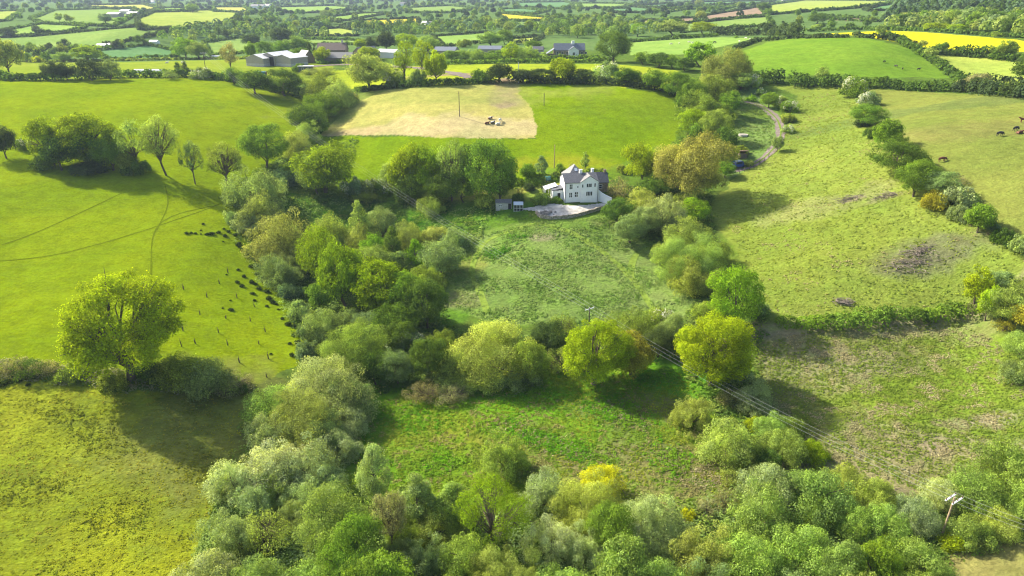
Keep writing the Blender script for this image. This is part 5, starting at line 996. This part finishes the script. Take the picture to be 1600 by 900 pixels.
# ------------------------------------------------------------------ hedges
for lab, pts, wd, ht, c in [
 ('long dark hedge along the top of the upper left pasture', [(-80,124),(60,126),(200,121),(330,120),(420,140),(480,152)], 5, 3.2, 'dg'),
 ('dark hedge along the top of the dry field, left part up to the gateway', [(560,143),(640,136),(700,132),(780,130)], 3.5, 2.4, 'dg'),
 ('dark hedge along the top of the hill pasture right of the gateway', [(803,130),(860,130),(960,132),(1040,142),(1085,165)], 4, 2.6, 'dk'),
 ('low clipped hedge below the sheds and slate-roofed house', [(690,101),(770,99),(860,98),(960,97)], 2.6, 2.0, 'g'),
 ('clipped hedge just in front of the slate-roofed house', [(858,92),(900,92),(940,93)], 2.0, 2.0, 'g'),
 ('dark hedge along the foot of the rounded hill field', [(1180,130),(1260,134),(1330,137)], 5, 4.2, 'dg'),
 ('dark hedge along the foot of the rounded hill field, right of the diagonal hedge', [(1345,136),(1420,140),(1490,143)], 5, 4.0, 'dg'),
 ('dark hedge at the foot of the small right-hand yellow-green field', [(1495,143),(1560,150),(1680,158)], 5.5, 4.4, 'dk'),
 ('hedge running down between the rounded hill field and the small field to its right', [(1385,58),(1420,74),(1455,95),(1480,112),(1505,130)], 4, 2.6, 'dg'),
 ('dark hedge below the yellow rapeseed field', [(1455,82),(1500,86),(1560,92),(1680,104)], 5, 3.6, 'dg'),
 ('hedge on the crest of the rounded hill field', [(1150,77),(1180,66),(1240,60),(1325,59)], 3.5, 2.2, 'dk'),
 ('hedge stub on the crest left of the rapeseed field', [(1336,58),(1385,62),(1430,72)], 3.5, 2.6, 'dk'),
 ('hedge behind the rapeseed field', [(1260,50),(1350,47),(1450,49),(1600,60)], 3, 2.2, 'dg'),
 ('dark hedge of round bushes behind the sheep field', [(1115,55),(1150,55),(1200,55),(1245,57)], 6, 6.5, 'dk'),
 ('hedge along the top of the sheep field', [(975,67),(1040,62),(1120,57)], 4, 2.4, 'dg'),
 ('overgrown grassy bank hedge along the foot of the rough east pasture', [(1235,508),(1300,506),(1380,500),(1450,496),(1515,494)], 4.2, 2.0, 'g'),
 ('scruffy hedge along the far left of the farm meadow', [(-60,97),(60,97),(180,96),(300,93),(420,92)], 2.2, 1.4, 'ol'),
 ('short hedge behind the white house', [(850,284),(880,272),(940,270)], 2.0, 1.3, 'ol'),
 ('hedge at the foot of the hill pasture, left of the white house', [(800,292),(830,282),(850,278)], 3.0, 1.8, 'g'),
]: hedge(lab, pts, wd, ht, c, group='hedges on the field edges')
# ------------------------------------------------------------------ the far patchwork: a hedge round each field, then trees and woods
names = {'g': 'green', 'g2': 'pale green', 'yg': 'yellow-green', 'y': 'pale yellow', 'b': 'blue-green', 'rape': 'yellow', 'rape2': 'rapeseed', 'soil': 'brown ploughed', 'hill': 'hill'}
for i, ((pts, k), W) in enumerate(zip(FP, FPW)):
    if k in ('hill', 'rape2') or pts[0] == (980,66): continue
    W3 = np.vstack([W, W[:1]]); cx = sum(p[0] for p in pts) / len(pts); d = np.hypot(*W3.mean(0)); side = 'left' if cx < 533 else 'middle' if cx < 1066 else 'right'
    hedge(f'dark hedge round a distant {names[k]} field at the top {side}', W3, max(3.0, d * .0036), max(2.0, d * .0020), random.choice(['dg', 'dg', 'dk']), .6, world=True, group=f'hedges round distant {names[k]} fields at the top {side}', dens_k=.5)
def farzone(where, pts, n, kinds, cols, hr, group, ratio=1.15):
    xy = scatter_poly(pts, n, rng); out = []
    for x, y in xy:
        if any(pip(np.array([x]), np.array([y]), W)[0] for W in FPW): continue
        out.append((x, y))
    out.sort(key=lambda q: q[0] / q[1])
    for x, y in out:
        h = random.uniform(*hr) * .72; c = random.choice(cols); k = random.choice(kinds)
        put_tree(k, ground(x, y, -.2), h / ratio * .5 * random.uniform(.85, 1.3), h, c, f'{PAL[c][1]} {KN[k][1]} {where}', f'{PAL[c][1]} {KN[k][1]}s {where}')
FARC = ['dg', 'dg', 'g', 'bl', 'dk', 'ol', 'g', 'pg']
farzone('in the top left valley', [(-60,90),(-60,78),(130,78),(270,66),(340,70),(335,84),(265,70),(160,82),(60,92)], 44, ['round','oak'], FARC, (7, 12), None)
farzone('in the wooded dip beyond the grey barns', [(240,62),(300,46),(370,36),(460,30),(560,54),(600,50),(600,58),(480,60),(400,62),(330,66)], 60, ['round','oak','round'], FARC, (8, 14), None)
farzone('in the wooded dip behind the low sheds', [(600,52),(620,42),(800,34),(930,30),(1080,40),(1070,52),(960,62),(860,58),(790,50),(690,54)], 80, ['round','oak','round','cone'], FARC, (8, 15), None)
farzone('on the marshy slope left of the rapeseed field', [(1190,50),(1190,24),(1400,22),(1400,46)], 14, ['round','shrub'], ['g','ol','dg'], (6, 11), None)
farzone('at the edge of the wood at the top right', [(1390,48),(1400,34),(1500,30),(1660,40),(1660,70),(1560,56),(1450,46)], 60, ['round','oak','round'], ['sg','ol','dg','g','po','dg'], (9, 15), None)
farzone('on the hills at the top left', [(-80,60),(-80,12),(140,0),(320,0),(320,14),(180,12),(60,28),(40,52)], 40, ['round','oak'], FARC, (7, 12), None)
farzone('on the distant hills behind the grey barns', [(320,34),(330,6),(620,6),(620,28),(440,34)], 34, ['round','oak'], FARC, (8, 15), None)
farzone('on the distant hills at the top middle', [(620,34),(620,6),(1000,4),(1190,8),(1100,30),(900,32)], 40, ['round','oak'], FARC, (8, 15), None)
T('alone on the right-hand hills', [('round',1367,37,1386,58,'sg'),('round',1264,19,1290,38,'dg'),('round',1184,3,1206,20,'dg'),('shrub',1268,36,1286,46,'ol'),('shrub',1320,34,1338,46,'dg'),('round',1434,62,1450,75,'po'),('shrub',1462,64,1484,78,'dg'),('round',1444,74,1466,92,'po'),
 ('oak',1558,61,1594,92,'ol',91),('round',1540,72,1562,90,'ol'),('round',1582,86,1640,130,'dg'),('willow',1505,112,1550,142,'br'),('willow',1274,102,1296,120,'pg'),('round',1444,34,1484,50,'yg'),('round',1480,36,1512,51,'yg'),('round',1548,48,1564,60,'ol'),('round',1204,38,1216,50,'ol'),
 ('round',1030,30,1074,56,'po'),('round',1082,32,1118,54,'yg'),('round',984,36,1010,58,'bg'),('round',1086,16,1104,32,'po'),('round',1196,12,1208,26,'g'),('shrub',1148,55,1154,64,'g')])
T('alone on the left-hand hills', [('round',-4,41,26,58,'dk'),('round',46,39,68,54,'dk'),('oak',98,20,116,36,'ol'),('oak',84,20,98,34,'ol'),('round',176,26,198,38,'bg'),('round',212,34,232,48,'dk'),('round',150,20,176,38,'bl'),('round',244,40,268,50,'dk'),('round',288,5,312,20,'g'),('round',500,14,520,30,'sg')])
# the woods too far to count
def wood(label, pts, n, hr, cols, name='woodland', leaf=1.0, sharp=False):
    r = rng; xy = scatter_poly(pts, n, r); xy = xy[[not any(pip(np.array([a]), np.array([b]), W)[0] for W in FPW) for a, b in xy]]
    n = len(xy); z = H(xy[:, 0], xy[:, 1]); h = r.uniform(*hr, n); per = 90; pk = np.repeat(np.arange(n), per); m = len(pk); v = sph(m, r, -.3)
    d = np.hypot(xy[:, 0], xy[:, 1])[pk]; rad = (h * .45)[pk]; tp = (1 - .75 * np.clip(v[:, 2], 0, 1)) if sharp else 1
    P = np.stack([xy[pk, 0] + v[:, 0] * rad * tp, xy[pk, 1] + v[:, 1] * rad * tp, z[pk] + h[pk] * (.45 + .5 * v[:, 2])], -1)
    V, F = leaf_quads(P, v + r.normal(scale=.4, size=v.shape) + [0, 0, .2], np.maximum(1.3, d * .0028) * r.uniform(.7, 1.3, m), r)
    cc = np.array([PAL[c][0] for c in cols])[r.integers(0, len(cols), n)] * r.uniform(.8, 1.25, n)[:, None]; c = np.repeat(cc[pk] * r.uniform(.85, 1.15, m)[:, None], 4, 0)
    o = link(name, np_mesh(name, V, F, [LEAFV], c)); tag(o, label, 'wood', None, 'stuff')
wood('belt of dark woods along the far hills', [(-200,14),(-200,-5),(1800,-5),(1800,2),(1200,3),(1000,4),(620,7),(330,7),(100,8)], 1500, (7, 11), ['dg','dk','bl','dg','g'])
wood('woods filling the folds of the far hills', [(-100,52),(-60,14),(300,8),(620,8),(1100,6),(1190,12),(1190,24),(1060,44),(930,34),(800,34),(620,40),(460,34),(330,46),(150,30),(40,50)], 520, (5, 9), ['dg','dk','bl','g','ol'])
wood('wood in the valley behind the farms', [(240,66),(300,48),(460,32),(620,44),(800,36),(930,32),(1080,42),(1060,56),(980,62),(860,60),(790,52),(690,56),(600,60),(400,64)], 460, (6, 10), ['dg','g','bl','ol'])
wood('conifer plantation at the top right', [(1380,40),(1400,16),(1480,4),(1800,2),(1800,45),(1600,46),(1500,30)], 1100, (8, 12), ['dk','dg','bl'], sharp=True)
wood('wood behind the rapeseed field', [(1385,48),(1420,38),(1500,32),(1800,44),(1800,80),(1640,68),(1560,56),(1470,47)], 360, (6, 10), ['sg','ol','dg','po'])
# ------------------------------------------------------------------ the air: thin even haze over the whole valley
a = MB(); a.box(-7500, 7500, -400, 9800, -8, 190); hz = a.build('haze', [], None); m, nd, ln, out = mat('haze_air')
pv = nd.new('ShaderNodeVolumePrincipled'); pv.inputs['Color'].default_value = (.62,.78,1.0,1); pv.inputs['Density'].default_value = .00011; pv.inputs['Anisotropy'].default_value = .2
ln.new(pv.outputs[0], out.inputs['Volume']); hz.data.materials.clear(); hz.data.materials.append(m); tag(hz, kind='stuff')
